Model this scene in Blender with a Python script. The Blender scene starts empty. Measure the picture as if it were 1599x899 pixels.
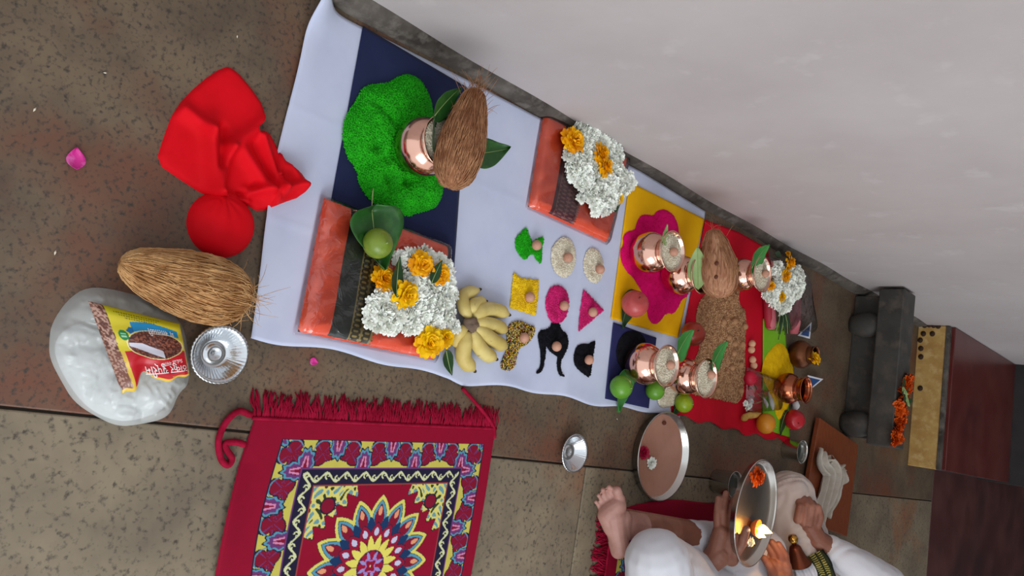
import bpy, bmesh, math, random
import numpy as np
from mathutils import Vector, Matrix, noise as mnoise

random.seed(7); rng = np.random.default_rng(7)
scene = bpy.context.scene
col = scene.collection

# ------------------------------------------------------------------ camera
# phone held sideways above the puja: the picture's right is the place's "up"
FPX = 1163.0; PITCH = math.radians(46.4); YAW = math.radians(13.0); CAMH = 1.2
fw = np.array([-math.sin(YAW)*math.cos(PITCH), math.cos(YAW)*math.cos(PITCH), -math.sin(PITCH)])
rt = np.array([math.cos(YAW), math.sin(YAW), 0.0])
upv = np.cross(rt, fw)
CAM = np.array([0, 0, CAMH])
cd = bpy.data.cameras.new('camera'); cam = bpy.data.objects.new('camera', cd); col.objects.link(cam)
cd.sensor_fit = 'HORIZONTAL'; cd.sensor_width = 36.0; cd.lens = FPX/1599.0*36.0
cd.clip_start = 0.02; cd.clip_end = 60
m3 = Matrix([[upv[i], -rt[i], -fw[i]] for i in range(3)])
cam.matrix_world = Matrix.Translation(Vector(CAM)) @ m3.to_4x4()
scene.camera = cam

# ------------------------------------------------------------------ light
w = bpy.data.worlds.new('world'); scene.world = w; w.use_nodes = True
bg = w.node_tree.nodes['Background']
bg.inputs[0].default_value = (0.90, 0.95, 1.0, 1); bg.inputs[1].default_value = 0.85
def area(name, loc, target, sx, sy, power, color):
    l = bpy.data.lights.new(name, 'AREA'); l.shape = 'RECTANGLE'; l.size = sx; l.size_y = sy
    l.energy = power; l.color = color
    o = bpy.data.objects.new(name, l); col.objects.link(o); o.location = loc
    o.rotation_euler = (Vector(target)-Vector(loc)).to_track_quat('-Z', 'Y').to_euler()
    return o
# daylight coming in from the open side of the veranda
area('veranda_daylight', (3.3, 0.1, 2.3), (-0.3, 1.2, 0.0), 2.6, 1.8, 75, (0.93, 0.97, 1.0))
vs = scene.view_settings
vs.view_transform = 'Standard'; vs.look = 'None'; vs.exposure = 0.34; vs.gamma = 1.0; vs.use_curve_mapping = False

# ------------------------------------------------------------------ helpers
def G(px, py, z=0.0):
    d = fw*FPX + rt*(py-449.5) + upv*(px-799.5)
    return CAM + d*((z-CAMH)/d[2])
def G2(px, py, z=0.0):
    return G(px, py, z)[:2]
def SC(px, py, z=0.0):
    return FPX/((G(px, py, z)-CAM) @ fw)
def D(px, py, depth):
    return CAM + depth*(fw + rt*(py-449.5)/FPX + upv*(px-799.5)/FPX)
def polyg(pts, z=0.0):
    return np.array([G2(p[0], p[1], z) for p in pts])
def zpts(pts, ox, oy, s):
    return [(ox+p[0]/s, oy+p[1]/s) for p in pts]

def lin(c):
    c = np.array(c[:3], float)/255.0
    return tuple(np.where(c <= 0.04045, c/12.92, ((c+0.055)/1.055)**2.4))

MATS = {}
def M(name, c, rough=0.6, metal=0.0, c2=None, nscale=20, nlo=0.4, nhi=0.65, c3=None, n3=6, n3lo=.5, n3hi=.7,
      bump=0.0, bscale=80, bdist=0.002, coat=0.0, sheen=0.0, spec=0.5, sss=0.0, trans=0.0, alpha=1.0, stretch=None,
      emit=None, estr=0.0, attr=False, ior=1.45, detail=4.0, speck=None, speck_scale=150, speck_lo=.62, speck_hi=.7, wave=None):
    if name in MATS: return MATS[name]
    m = bpy.data.materials.new(name); m.use_nodes = True; MATS[name] = m
    nt = m.node_tree; b = nt.nodes['Principled BSDF']; N = nt.nodes.new; L = nt.links.new
    b.inputs['Roughness'].default_value = rough; b.inputs['Metallic'].default_value = metal
    b.inputs['Coat Weight'].default_value = coat; b.inputs['Coat Roughness'].default_value = 0.15
    b.inputs['Sheen Weight'].default_value = sheen
    b.inputs['Specular IOR Level'].default_value = spec; b.inputs['IOR'].default_value = ior
    b.inputs['Subsurface Weight'].default_value = sss; b.inputs['Subsurface Radius'].default_value = (.02, .008, .004)
    b.inputs['Subsurface Scale'].default_value = 0.3
    b.inputs['Transmission Weight'].default_value = trans; b.inputs['Alpha'].default_value = alpha
    tc = N('ShaderNodeTexCoord'); vec = tc.outputs['Object']
    if stretch:
        mp = N('ShaderNodeMapping'); mp.inputs['Scale'].default_value = stretch; L(vec, mp.inputs[0]); vec = mp.outputs[0]
    cur = None
    if attr:
        a = N('ShaderNodeAttribute'); a.attribute_name = 'Col'; cur = a.outputs['Color']
    else:
        r = N('ShaderNodeRGB'); r.outputs[0].default_value = (*lin(c), 1); cur = r.outputs[0]
    def layer(cur, cc, scale, lo, hi, det=detail):
        n = N('ShaderNodeTexNoise'); n.inputs['Scale'].default_value = scale; n.inputs['Detail'].default_value = det
        n.inputs['Roughness'].default_value = .6; L(vec, n.inputs['Vector'])
        mr = N('ShaderNodeMapRange'); mr.inputs[1].default_value = lo; mr.inputs[2].default_value = hi; L(n.outputs[0], mr.inputs[0])
        mx = N('ShaderNodeMix'); mx.data_type = 'RGBA'; L(mr.outputs[0], mx.inputs[0]); L(cur, mx.inputs[6])
        mx.inputs[7].default_value = (*lin(cc), 1)
        return mx.outputs[2]
    if c2: cur = layer(cur, c2, nscale, nlo, nhi)
    if c3: cur = layer(cur, c3, n3, n3lo, n3hi)
    if speck: cur = layer(cur, speck, speck_scale, speck_lo, speck_hi, 2.0)
    L(cur, b.inputs['Base Color'])
    if bump > 0:
        n = N('ShaderNodeTexNoise'); n.inputs['Scale'].default_value = bscale; n.inputs['Detail'].default_value = 5
        L(vec, n.inputs['Vector'])
        bp = N('ShaderNodeBump'); bp.inputs['Strength'].default_value = bump; bp.inputs['Distance'].default_value = bdist
        L(n.outputs[0], bp.inputs['Height']); L(bp.outputs[0], b.inputs['Normal'])
    if emit:
        b.inputs['Emission Color'].default_value = (*lin(emit), 1); b.inputs['Emission Strength'].default_value = estr
    return m

def obj(name, verts, faces, mat, parent=None, loc=None, smooth=True, cols=None, kind=None, mods=None, fmat=None):
    me = bpy.data.meshes.new(name)
    verts = np.asarray(verts, float)
    me.from_pydata(verts.tolist(), [], [tuple(f) for f in faces] if not isinstance(faces, np.ndarray) else faces.tolist())
    for mm in (mat if isinstance(mat, (list, tuple)) else [mat]): me.materials.append(mm)
    if fmat is not None: me.polygons.foreach_set('material_index', np.asarray(fmat, np.int32))
    if smooth: me.polygons.foreach_set('use_smooth', [True]*len(me.polygons))
    if cols is not None:
        ca = me.color_attributes.new('Col', 'FLOAT_COLOR', 'POINT')
        a = np.ones((len(verts), 4), np.float32); a[:, :3] = cols
        ca.data.foreach_set('color', a.ravel())
    me.update()
    o = bpy.data.objects.new(name, me); col.objects.link(o)
    if parent is not None: o.parent = parent
    if loc is not None: o.location = loc
    if kind: o['kind'] = kind
    if mods == 'solid':
        s = o.modifiers.new('thickness', 'SOLIDIFY'); s.thickness = 0.0012; s.offset = -1
    return o
def tag(o, label, cat, group=None, kind=None):
    o['label'] = label; o['category'] = cat
    if group: o['group'] = group
    if kind: o['kind'] = kind
    return o
def thing(name, label, cat, loc, group=None, rz=0.0, rot=None):
    o = bpy.data.objects.new(name, None); col.objects.link(o); o.location = loc
    o.rotation_euler = rot if rot else (0, 0, rz); o.empty_display_size = .02
    return tag(o, label, cat, group)
def struct(o): o['kind'] = 'structure'; return o

def merge(*parts):
    V = []; F = []; n = 0
    for v, f in parts:
        v = np.asarray(v, float); V.append(v); F += [tuple(i+n for i in q) for q in f]; n += len(v)
    return np.vstack(V), F
def box(x0, x1, y0, y1, z0, z1, bev=0.0):
    bm = bmesh.new(); bmesh.ops.create_cube(bm, size=1)
    for v in bm.verts:
        v.co = Vector((x0+(v.co.x+.5)*(x1-x0), y0+(v.co.y+.5)*(y1-y0), z0+(v.co.z+.5)*(z1-z0)))
    if bev: bmesh.ops.bevel(bm, geom=bm.edges[:], offset=bev, segments=2, affect='EDGES', profile=.5)
    bm.verts.index_update()
    V = np.array([v.co[:] for v in bm.verts]); F = [tuple(v.index for v in f.verts) for f in bm.faces]; bm.free()
    return V, F
def lathe(prof, n=40, closed_ends=True, wob=0):
    V = []; F = []
    for r, z in prof:
        for k in range(n):
            a = 2*math.pi*k/n; rr = r*(1+wob*math.sin(3*a+z*40)); V.append((rr*math.cos(a), rr*math.sin(a), z))
    for i in range(len(prof)-1):
        for k in range(n):
            k2 = (k+1) % n
            F.append((i*n+k, i*n+k2, (i+1)*n+k2, (i+1)*n+k))
    if closed_ends:
        if prof[0][0] > 1e-6: F.append(tuple(reversed(range(n))))
        if prof[-1][0] > 1e-6: F.append(tuple((len(prof)-1)*n+k for k in range(n)))
    return np.array(V), F
def tube(pts, rad, n=8, cap=True, flat=None):
    pts = [Vector(p) for p in pts]
    if not hasattr(rad, '__len__'): rad = [rad]*len(pts)
    V = []; F = []; prev = None
    for i, p in enumerate(pts):
        t = (pts[min(i+1, len(pts)-1)]-pts[max(i-1, 0)]); t = t.normalized() if t.length > 1e-9 else Vector((0, 0, 1))
        if prev is None:
            a = t.cross(Vector((0, 0, 1)));
            if a.length < 1e-3: a = t.cross(Vector((1, 0, 0)))
            a.normalize()
        else:
            a = prev - t*prev.dot(t)
            if a.length < 1e-6: a = t.orthogonal()
            a.normalize()
        prev = a; b = t.cross(a)
        for k in range(n):
            an = 2*math.pi*k/n
            V.append(p + (a*math.cos(an)+b*math.sin(an)*(flat or 1))*rad[i])
    for i in range(len(pts)-1):
        for k in range(n):
            k2 = (k+1) % n; F.append((i*n+k, i*n+k2, (i+1)*n+k2, (i+1)*n+k))
    if cap:
        F.append(tuple(reversed(range(n)))); F.append(tuple((len(pts)-1)*n+k for k in range(n)))
    return np.array([v[:] for v in V]), F
def spline(pts, n=24):
    """Catmull-Rom through points"""
    P = [np.array(p, float) for p in pts]; P = [2*P[0]-P[1]]+P+[2*P[-1]-P[-2]]
    out = []; segs = len(P)-3; per = max(2, n//segs)
    for i in range(segs):
        p0, p1, p2, p3 = P[i:i+4]
        for k in range(per):
            t = k/per
            out.append(.5*((2*p1)+(-p0+p2)*t+(2*p0-5*p1+4*p2-p3)*t*t+(-p0+3*p1-3*p2+p3)*t**3))
    out.append(P[-2]); return out
def chaikin(P, it=2):
    P = np.asarray(P, float)
    for _ in range(it):
        Q = np.roll(P, -1, axis=0); P = np.stack([.75*P+.25*Q, .25*P+.75*Q], 1).reshape(-1, P.shape[1])
    return P
def inside(poly, X, Y):
    r = np.zeros(X.shape, bool); n = len(poly)
    for i in range(n):
        x1, y1 = poly[i]; x2, y2 = poly[(i+1) % n]
        c = ((y1 > Y) != (y2 > Y))
        if y1 != y2: r ^= c & (X < (x2-x1)*(Y-y1)/(y2-y1)+x1)
    return r
def edist(poly, X, Y):
    d = np.full(X.shape, 1e9); n = len(poly)
    for i in range(n):
        a = poly[i]; b = poly[(i+1) % n]; ab = b-a; L2 = max(ab@ab, 1e-12)
        t = np.clip(((X-a[0])*ab[0]+(Y-a[1])*ab[1])/L2, 0, 1)
        d = np.minimum(d, np.hypot(X-a[0]-t*ab[0], Y-a[1]-t*ab[1]))
    return d
def vnoise(X, Y, s, seed=0):
    """smooth value noise on arrays"""
    r = np.random.default_rng(seed); T = r.random((64, 64))
    x = X*s+1000; y = Y*s+1000; i = np.floor(x).astype(int); j = np.floor(y).astype(int); u = x-i; v = y-j
    u = u*u*(3-2*u); v = v*v*(3-2*v)
    g = lambda a, b: T[a % 64, b % 64]
    return (g(i, j)*(1-u)+g(i+1, j)*u)*(1-v)+(g(i, j+1)*(1-u)+g(i+1, j+1)*u)*v
def rotmats(n, pitch=.5):
    yaw = rng.random(n)*2*math.pi; p = (rng.random(n)-.5)*2*pitch; rl = rng.random(n)*6.28
    cy, sy, cp, sp = np.cos(yaw), np.sin(yaw), np.cos(p), np.sin(p)
    ax = np.stack([cy*cp, sy*cp, sp], 1); ay = np.stack([-sy, cy, 0*cy], 1); az = np.cross(ax, ay)
    return ax, ay, az
def grains_geo(P, L, W, pitch=.5):
    n = len(P); ax, ay, az = rotmats(n, pitch); s = .8+.4*rng.random((n, 1))
    V = np.stack([P+ax*L/2*s, P-ax*L/2*s, P+ay*W/2*s, P-ay*W/2*s, P+az*W/2*s, P-az*W/2*s], 1).reshape(-1, 3)
    base = np.array([(0, 2, 4), (2, 1, 4), (1, 3, 4), (3, 0, 4), (2, 0, 5), (1, 2, 5), (3, 1, 5), (0, 3, 5)])
    F = (np.arange(n)[:, None, None]*6+base[None]).reshape(-1, 3)
    return V, F
def mound(name, label, cat, polys, z0, h, slope, mats, step=.0025, rough=.15, grain=None, hf=None, gmix=None, kind='stuff', parent=None):
    """heap of loose grain or powder filling an outline; polys are outlines on the ground"""
    A = np.vstack(polys); lo = A.min(0)-step; hi = A.max(0)+step
    xs = np.arange(lo[0], hi[0]+step, step); ys = np.arange(lo[1], hi[1]+step, step)
    X, Y = np.meshgrid(xs, ys, indexing='ij'); ins = np.zeros(X.shape, bool); dd = np.zeros(X.shape)
    for p in polys:
        i = inside(p, X, Y); ins |= i; dd = np.maximum(dd, np.where(i, edist(p, X, Y), 0))
    Z = h*(1-np.exp(-dd/slope))
    if hf is not None: Z = hf(X, Y, Z, dd)
    Z = Z*(1-rough+2*rough*vnoise(X, Y, 1/(4*step), 3))+ .0004
    c = A.mean(0)
    # cells cut by the outline: pull their outer corners onto it so that the heap has a clean edge
    q = ins[:-1, :-1] | ins[1:, :-1] | ins[1:, 1:] | ins[:-1, 1:]
    use = np.zeros(X.shape, bool); use[:-1, :-1] |= q; use[1:, :-1] |= q; use[1:, 1:] |= q; use[:-1, 1:] |= q
    ring = use & ~ins; rx = X[ring]; ry = Y[ring]; best = np.full(rx.shape, 1e9); nx = rx.copy(); ny = ry.copy()
    for p in polys:
        for i in range(len(p)):
            a = p[i]; b = p[(i+1) % len(p)]; ab = b-a; t = np.clip(((rx-a[0])*ab[0]+(ry-a[1])*ab[1])/max(ab@ab, 1e-12), 0, 1)
            ex = a[0]+t*ab[0]; ey = a[1]+t*ab[1]; d = np.hypot(rx-ex, ry-ey); w_ = d < best
            best = np.where(w_, d, best); nx = np.where(w_, ex, nx); ny = np.where(w_, ey, ny)
    Xs = X.copy(); Ys = Y.copy(); Xs[ring] = nx; Ys[ring] = ny; Z = np.where(ring, .0002, Z)
    idx = -np.ones(X.shape, int); idx[use] = np.arange(use.sum())
    V = np.stack([Xs[use]-c[0], Ys[use]-c[1], Z[use]], 1)
    Fq = np.stack([idx[:-1, :-1][q], idx[1:, :-1][q], idx[1:, 1:][q], idx[:-1, 1:][q]], 1)
    F = Fq.tolist(); fm = [0]*len(F)
    if grain:
        n, L, W = grain
        k = rng.integers(0, len(V), n); P = V[k]+np.stack([(rng.random(n)-.5)*step, (rng.random(n)-.5)*step, W*.25+0*rng.random(n)], 1)
        gv, gf = grains_geo(P, L, W); gf = gf+len(V); V = np.vstack([V, gv]); F += gf.tolist()
        gm = np.repeat(rng.integers(0, gmix, n) if gmix else np.zeros(n, int), 8); fm += gm.tolist()
    o = obj(name, V, F, mats, parent=parent, loc=(c[0], c[1], z0) if parent is None else None, fmat=fm)
    if label: tag(o, label, cat, kind=kind)
    return o
def sheet(name, Lp, Rp, mat, z, nu=50, nv=50, hf=None, lift=0.0, parent=None):
    """cloth laid between two side edges (outline on the ground)"""
    def res(P, n):
        P = np.asarray(P); s = np.r_[0, np.cumsum(np.hypot(*np.diff(P, axis=0).T))]; t = np.linspace(0, s[-1], n)
        return np.stack([np.interp(t, s, P[:, 0]), np.interp(t, s, P[:, 1])], 1)
    A = res(Lp, nu); B = res(Rp, nu); t = np.linspace(0, 1, nv)[None, :, None]
    XY = A[:, None]*(1-t)+B[:, None]*t
    u = np.linspace(0, 1, nu)[:, None]*np.ones((1, nv)); v = np.ones((nu, 1))*np.linspace(0, 1, nv)[None]
    Z = np.zeros((nu, nv)) if hf is None else hf(u, v, XY[..., 0], XY[..., 1])
    if isinstance(Z, tuple): XY = XY+Z[1]; Z = Z[0]
    c = XY.reshape(-1, 2).mean(0)
    V = np.concatenate([XY-c, Z[..., None]], 2).reshape(-1, 3)
    I = np.arange(nu*nv).reshape(nu, nv)
    F = np.stack([I[:-1, :-1], I[:-1, 1:], I[1:, 1:], I[1:, :-1]], -1).reshape(-1, 4)
    # make the upper side face up
    a, b_, d_ = V[F[0][0]], V[F[0][1]], V[F[0][3]]
    if np.cross(b_-a, d_-a)[2] < 0: F = F[:, ::-1]
    o = obj(name, V, F, mat, parent=parent, loc=(c[0], c[1], z), mods='solid')
    return o
def pad(quad, h, nu=40, nv=40, p=8, hf=None):
    """thick folded slab on 4 ground corners (near-left, far-left, far-right, near-right); returns verts, faces, u, v"""
    q = np.asarray(quad, float); u = np.linspace(0, 1, nu)[:, None]*np.ones((1, nv)); v = np.ones((nu, 1))*np.linspace(0, 1, nv)[None]
    f = lambda u, v: (q[0]*((1-u)*(1-v))[..., None]+q[1]*(u*(1-v))[..., None]+q[2]*(u*v)[..., None]+q[3]*((1-u)*v)[..., None])
    XY = f(u, v); e = np.clip(1-np.abs(2*u-1)**p, 0, 1)**.5*np.clip(1-np.abs(2*v-1)**p, 0, 1)**.5
    Z = h*e
    if hf is not None: Z = Z+hf(u, v)*e
    I = np.arange(nu*nv).reshape(nu, nv)
    F = np.stack([I[:-1, :-1], I[:-1, 1:], I[1:, 1:], I[1:, :-1]], -1).reshape(-1, 4)
    V = np.concatenate([XY, Z[..., None]], 2).reshape(-1, 3)
    a, b_, d_ = V[F[nu//2*nv][0]], V[F[nu//2*nv][1]], V[F[nu//2*nv][3]]
    if np.cross(b_-a, d_-a)[2] < 0: F = F[:, ::-1]
    Vb = V.copy(); Vb[:, 2] = 0
    F2 = F[:, ::-1]+len(V)
    return np.vstack([V, Vb]), np.vstack([F, F2]), u.ravel(), v.ravel(), f
def blob(rx, ry, rz, n=24, m=16, f=None):
    V = []; F = []
    for i in range(m+1):
        th = math.pi*i/m
        for k in range(n):
            a = 2*math.pi*k/n; p = np.array([math.sin(th)*math.cos(a), math.sin(th)*math.sin(a), -math.cos(th)])
            s = f(p) if f is not None else 1.0
            V.append((p[0]*rx*s, p[1]*ry*s, p[2]*rz*s))
    for i in range(m):
        for k in range(n):
            k2 = (k+1) % n; F.append((i*n+k, i*n+k2, (i+1)*n+k2, (i+1)*n+k))
    return np.array(V), F
def rotv(V, rx=0, ry=0, rz=0):
    R = np.array(Matrix.Rotation(rz, 3, 'Z') @ Matrix.Rotation(ry, 3, 'Y') @ Matrix.Rotation(rx, 3, 'X'))
    return np.asarray(V) @ R.T

# ------------------------------------------------------------------ materials
m_wall = M('wall_paint', (184, 176, 175), .75, c2=(172, 163, 162), nscale=2.2, nlo=.35, nhi=.75, c3=(193, 187, 186), n3=9, n3lo=.6, n3hi=.8, bump=.35, bscale=14, bdist=.006)
m_skirt = M('skirting_plaster', (92, 85, 78), .9, c2=(56, 50, 45), nscale=9, c3=(112, 105, 98), n3=25, bump=.6, bscale=40, bdist=.004)  # dirt tone, darkened further to stand for shade along the wall base
m_stoneA = M('brown_stone', (114, 97, 77), .5, c2=(84, 70, 57), nscale=9, nlo=.35, nhi=.7, c3=(112, 68, 50), n3=3.6, n3lo=.50, n3hi=.70, speck=(62, 55, 48), speck_scale=130, speck_lo=.52, speck_hi=.72, bump=.25, bscale=60, bdist=.001)
m_stoneB = M('grey_stone', (138, 124, 102), .5, c2=(106, 95, 80), nscale=7, nlo=.35, nhi=.7, c3=(140, 92, 64), n3=2.6, n3lo=.52, n3hi=.72, speck=(70, 63, 54), speck_scale=110, speck_lo=.54, speck_hi=.74, bump=.25, bscale=60, bdist=.001)
m_joint = M('joint_cement', (52, 46, 40), .9)
m_oxide = M('red_oxide_floor', (78, 44, 42), .35, c2=(96, 60, 56), nscale=5, c3=(62, 40, 42), n3=2, bump=.15, bscale=30)
m_oxide2 = M('red_oxide_step', (92, 34, 30), .3, c2=(112, 62, 54), nscale=3, nlo=.4, nhi=.75, c3=(76, 26, 28), n3=2, bump=.1, bscale=30)
m_yellow = M('turmeric_paint', (196, 158, 92), .8, c2=(176, 134, 74), nscale=12, c3=(206, 174, 116), n3=30, bump=.3, bscale=40)
m_dot = M('dark_dot_paint', (60, 40, 26), .9)
m_dark = M('dark_step', (48, 44, 44), .6, c2=(36, 33, 34), nscale=6)
m_stool = M('dark_stone', (66, 64, 60), .55, c2=(50, 48, 45), nscale=8, c3=(84, 76, 68), n3=20, bump=.3, bscale=50)
m_board = M('reddish_board', (139, 72, 40), .4, c2=(122, 60, 34), nscale=10, stretch=(3, 14, 3), bump=.1, bscale=40)
m_ceil = M('ceiling_paint', (190, 186, 180), .9)

m_white = M('white_cotton', (198, 204, 226), .85, c2=(188, 195, 220), nscale=6, bump=.15, bscale=700, bdist=.0004, sheen=.1)
m_navy = M('navy_cotton', (30, 38, 74), .85, c2=(24, 31, 64), nscale=8, bump=.15, bscale=700, bdist=.0004, sheen=.1, spec=.2)
m_navy2 = M('indigo_cotton', (45, 46, 92), .85, c2=(36, 38, 80), nscale=8, bump=.15, bscale=700, bdist=.0004, spec=.2)
m_yel = M('yellow_cotton', (236, 178, 6), .85, c2=(226, 164, 4), nscale=8, bump=.12, bscale=700, bdist=.0004, spec=.2)
m_red = M('red_cotton', (202, 4, 38), .8, c2=(186, 2, 30), nscale=6, bump=.12, bscale=700, bdist=.0004, spec=.25)
m_redcloth = M('scarlet_cotton', (222, 3, 24), .75, c2=(208, 1, 18), nscale=10, bump=.1, bscale=600, bdist=.0004, spec=.2)
m_lgreen = M('lime_green_cloth', (128, 190, 36), .7, c2=(112, 176, 28), nscale=10, spec=.3)

m_copper = M('polished_copper', (236, 186, 165), .14, 1.0, c2=(222, 162, 138), nscale=9, nlo=.45, nhi=.75)
m_copper2 = M('dull_copper', (176, 104, 74), .22, 1.0, c2=(150, 82, 54), nscale=12)
m_darkpot = M('dark_bronze', (124, 76, 48), .38, .75, c2=(100, 58, 36), nscale=9)
m_tin = M('tinned_inside', (206, 196, 180), .2, 1.0)
m_steel = M('stainless_steel', (206, 203, 198), .24, 1.0)
m_foil = M('aluminium_foil', (214, 218, 222), .17, 1.0, bump=.35, bscale=45, bdist=.002)
m_brass = M('brass', (196, 150, 70), .22, 1.0)

m_grice = M('green_rice', (34, 186, 14), .6, c2=(22, 158, 8), nscale=60, spec=.3)
m_grice2 = M('green_rice_deep', (26, 160, 10), .6, spec=.3)
m_rice = M('white_rice', (232, 223, 202), .6, c2=(214, 202, 178), nscale=60)
m_price = M('pink_rice', (216, 24, 116), .65, c2=(196, 10, 98), nscale=60)
m_yrice = M('yellow_rice', (244, 206, 4), .65, c2=(230, 186, 4), nscale=60)
m_brice = M('black_powder', (22, 22, 28), .9, c2=(14, 14, 18), nscale=60, spec=.15)
m_magenta = M('magenta_powder', (216, 4, 104), .9, c2=(200, 2, 92), nscale=30, spec=.2)
m_ypowder = M('turmeric_powder', (236, 192, 10), .9, c2=(220, 174, 6), nscale=30, spec=.2)
m_wheat = M('wheat', (178, 134, 94), .7, c2=(150, 106, 70), nscale=50)
m_wheat2 = M('wheat_light', (200, 160, 118), .7)
m_nut = M('betel_nut', (196, 146, 122), .6, c2=(176, 124, 100), nscale=60, bump=.2, bscale=200, bdist=.0006)
m_peanut = M('pale_nut', (226, 176, 140), .6, c2=(204, 146, 112), nscale=60)

m_coir = M('coconut_coir', (190, 138, 88), .85, c2=(148, 98, 58), nscale=18, c3=(196, 150, 100), n3=30, stretch=(1, 6, 6), bump=.8, bscale=40, bdist=.003, spec=.2)
m_coirf = M('coir_fibre', (210, 166, 114), .8, c2=(170, 122, 76), nscale=40, spec=.2)
m_coir2 = M('brown_coconut', (160, 110, 80), .85, c2=(134, 88, 60), nscale=18, c3=(172, 122, 86), n3=30, stretch=(1, 6, 6), bump=.8, bscale=40, bdist=.003, spec=.2)
m_coirf2 = M('brown_fibre', (186, 138, 100), .8, c2=(146, 96, 64), nscale=40, spec=.2)
m_coir3 = M('smooth_coconut', (176, 128, 98), .75, c2=(150, 100, 74), nscale=16, c3=(190, 148, 116), n3=30, stretch=(1, 5, 5), bump=.5, bscale=40, bdist=.003, spec=.2)
m_eye = M('coconut_eye', (96, 50, 34), .9)

m_leaf = M('betel_leaf', (38, 92, 34), .38, c2=(28, 74, 28), nscale=14, c3=(60, 112, 44), n3=25, bump=.25, bscale=50, bdist=.001)
m_leafd = M('dark_leaf', (34, 70, 36), .4, c2=(26, 56, 30), nscale=14, bump=.25, bscale=50, bdist=.001)
m_leafb = M('bright_leaf', (66, 138, 66), .4, c2=(52, 120, 52), nscale=14, bump=.25, bscale=50, bdist=.001)
m_leafp = M('pale_leaf', (150, 172, 112), .45, c2=(128, 158, 92), nscale=14, bump=.25, bscale=50, bdist=.001)
m_stem = M('leaf_stem', (140, 158, 96), .5)
m_lime = M('green_lime', (118, 140, 44), .32, c2=(96, 122, 34), nscale=14, c3=(146, 158, 66), n3=20, bump=.25, bscale=260, bdist=.0006)
m_lime2 = M('yellowish_lime', (140, 162, 24), .32, c2=(112, 146, 20), nscale=14, bump=.25, bscale=260, bdist=.0006)
m_lime3 = M('bright_lime', (98, 152, 42), .32, c2=(80, 134, 34), nscale=14, bump=.25, bscale=260, bdist=.0006)
m_apple = M('pink_apple', (182, 74, 72), .35, c2=(206, 120, 100), nscale=14, nlo=.5, nhi=.8, c3=(160, 50, 56), n3=30)
m_apple2 = M('russet_apple', (150, 52, 36), .35, c2=(190, 120, 60), nscale=7, nlo=.5, nhi=.75)
m_apple3 = M('red_apple', (188, 30, 44), .3, c2=(160, 20, 34), nscale=9)
m_orange = M('orange_peel', (214, 140, 30), .4, c2=(200, 120, 20), nscale=9, bump=.3, bscale=260, bdist=.0006)
m_banana = M('banana_skin', (216, 196, 122), .5, c2=(196, 172, 94), nscale=14, c3=(120, 92, 44), n3=42, n3lo=.66, n3hi=.74)
m_tip = M('banana_tip', (54, 42, 28), .8)
m_crown = M('banana_crown', (122, 100, 84), .8, c2=(92, 74, 62), nscale=30)
m_wpetal = M('white_petal', (248, 250, 240), .6, sss=.1, spec=.3)
m_wcore = M('flower_core', (176, 190, 130), .7)
m_ypetal = M('yellow_petal', (252, 208, 8), .6, c2=(246, 182, 4), nscale=40, spec=.3)
m_opetal = M('amber_petal', (250, 188, 6), .6, c2=(240, 156, 2), nscale=40, spec=.3)
m_mpetal = M('marigold_orange', (224, 96, 12), .65, c2=(200, 70, 8), nscale=40, spec=.3)
m_rose = M('rose_petal', (176, 10, 60), .55, c2=(150, 4, 44), nscale=30)
m_petal = M('pink_petal', (206, 40, 140), .5, c2=(226, 130, 190), nscale=60, nlo=.5, nhi=.8)

m_saree = M('orange_saree', (250, 98, 62), .7, c2=(242, 84, 48), nscale=12, bump=.15, bscale=300, bdist=.0005)
m_attr = M('woven_colours', (255, 255, 255), .8, attr=True, bump=.25, bscale=500, bdist=.0006, spec=.2)
m_print = M('printed_film', (255, 255, 255), .3, attr=True, spec=.5)
m_pink = M('pink_cloth', (196, 112, 118), .7, c2=(176, 88, 98), nscale=14)
m_maroonb = M('rose_cloth', (176, 40, 62), .6, c2=(150, 28, 48), nscale=14)
m_fringe = M('crimson_yarn', (134, 6, 38), .85, c2=(158, 16, 52), nscale=60, spec=.15)
m_cotton = M('white_clothing', (214, 214, 220), .85, c2=(204, 204, 210), nscale=6, bump=.12, bscale=500, bdist=.0005)
m_cream = M('cream_dhoti', (202, 190, 184), .85, c2=(190, 178, 172), nscale=8, bump=.15, bscale=400, bdist=.0005)
m_hanky = M('crumpled_handkerchief', (212, 204, 192), .85, c2=(196, 186, 172), nscale=20)
m_skin = M('skin', (140, 90, 72), .5, c2=(124, 78, 62), nscale=16, c3=(168, 118, 100), n3=9, sss=.12, bump=.12, bscale=180, bdist=.0006)
m_skinp = M('sole_skin', (176, 132, 120), .55, c2=(160, 114, 102), nscale=18, sss=.12, bump=.12, bscale=180, bdist=.0006)
m_hair = M('black_hair', (18, 15, 14), .5)
m_nail = M('finger_nail', (196, 150, 134), .3)
m_eyew = M('eye_white', (225, 220, 215), .3)
m_flame = M('flame', (255, 170, 60), .5, emit=(255, 196, 96), estr=16.0)
m_wick = M('cotton_wick', (230, 220, 200), .8)
m_water = M('reddish_water', (186, 138, 118), .08, c2=(168, 120, 100), nscale=5, spec=.5)
m_clay = M('orange_clay', (200, 96, 24), .6)
m_card = M('blue_card', (40, 76, 128), .5)
m_cardw = M('white_card_edge', (222, 224, 230), .5)
m_dry = M('dried_herb', (140, 92, 54), .8, c2=(176, 130, 86), nscale=60)
m_ginger = M('turmeric_root', (206, 166, 84), .7, c2=(180, 136, 62), nscale=40, bump=.3, bscale=120)
m_cottonw = M('cotton_ball', (232, 232, 234), .95)
m_gold = M('gold_thread', (150, 128, 66), .5, .3)

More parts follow.
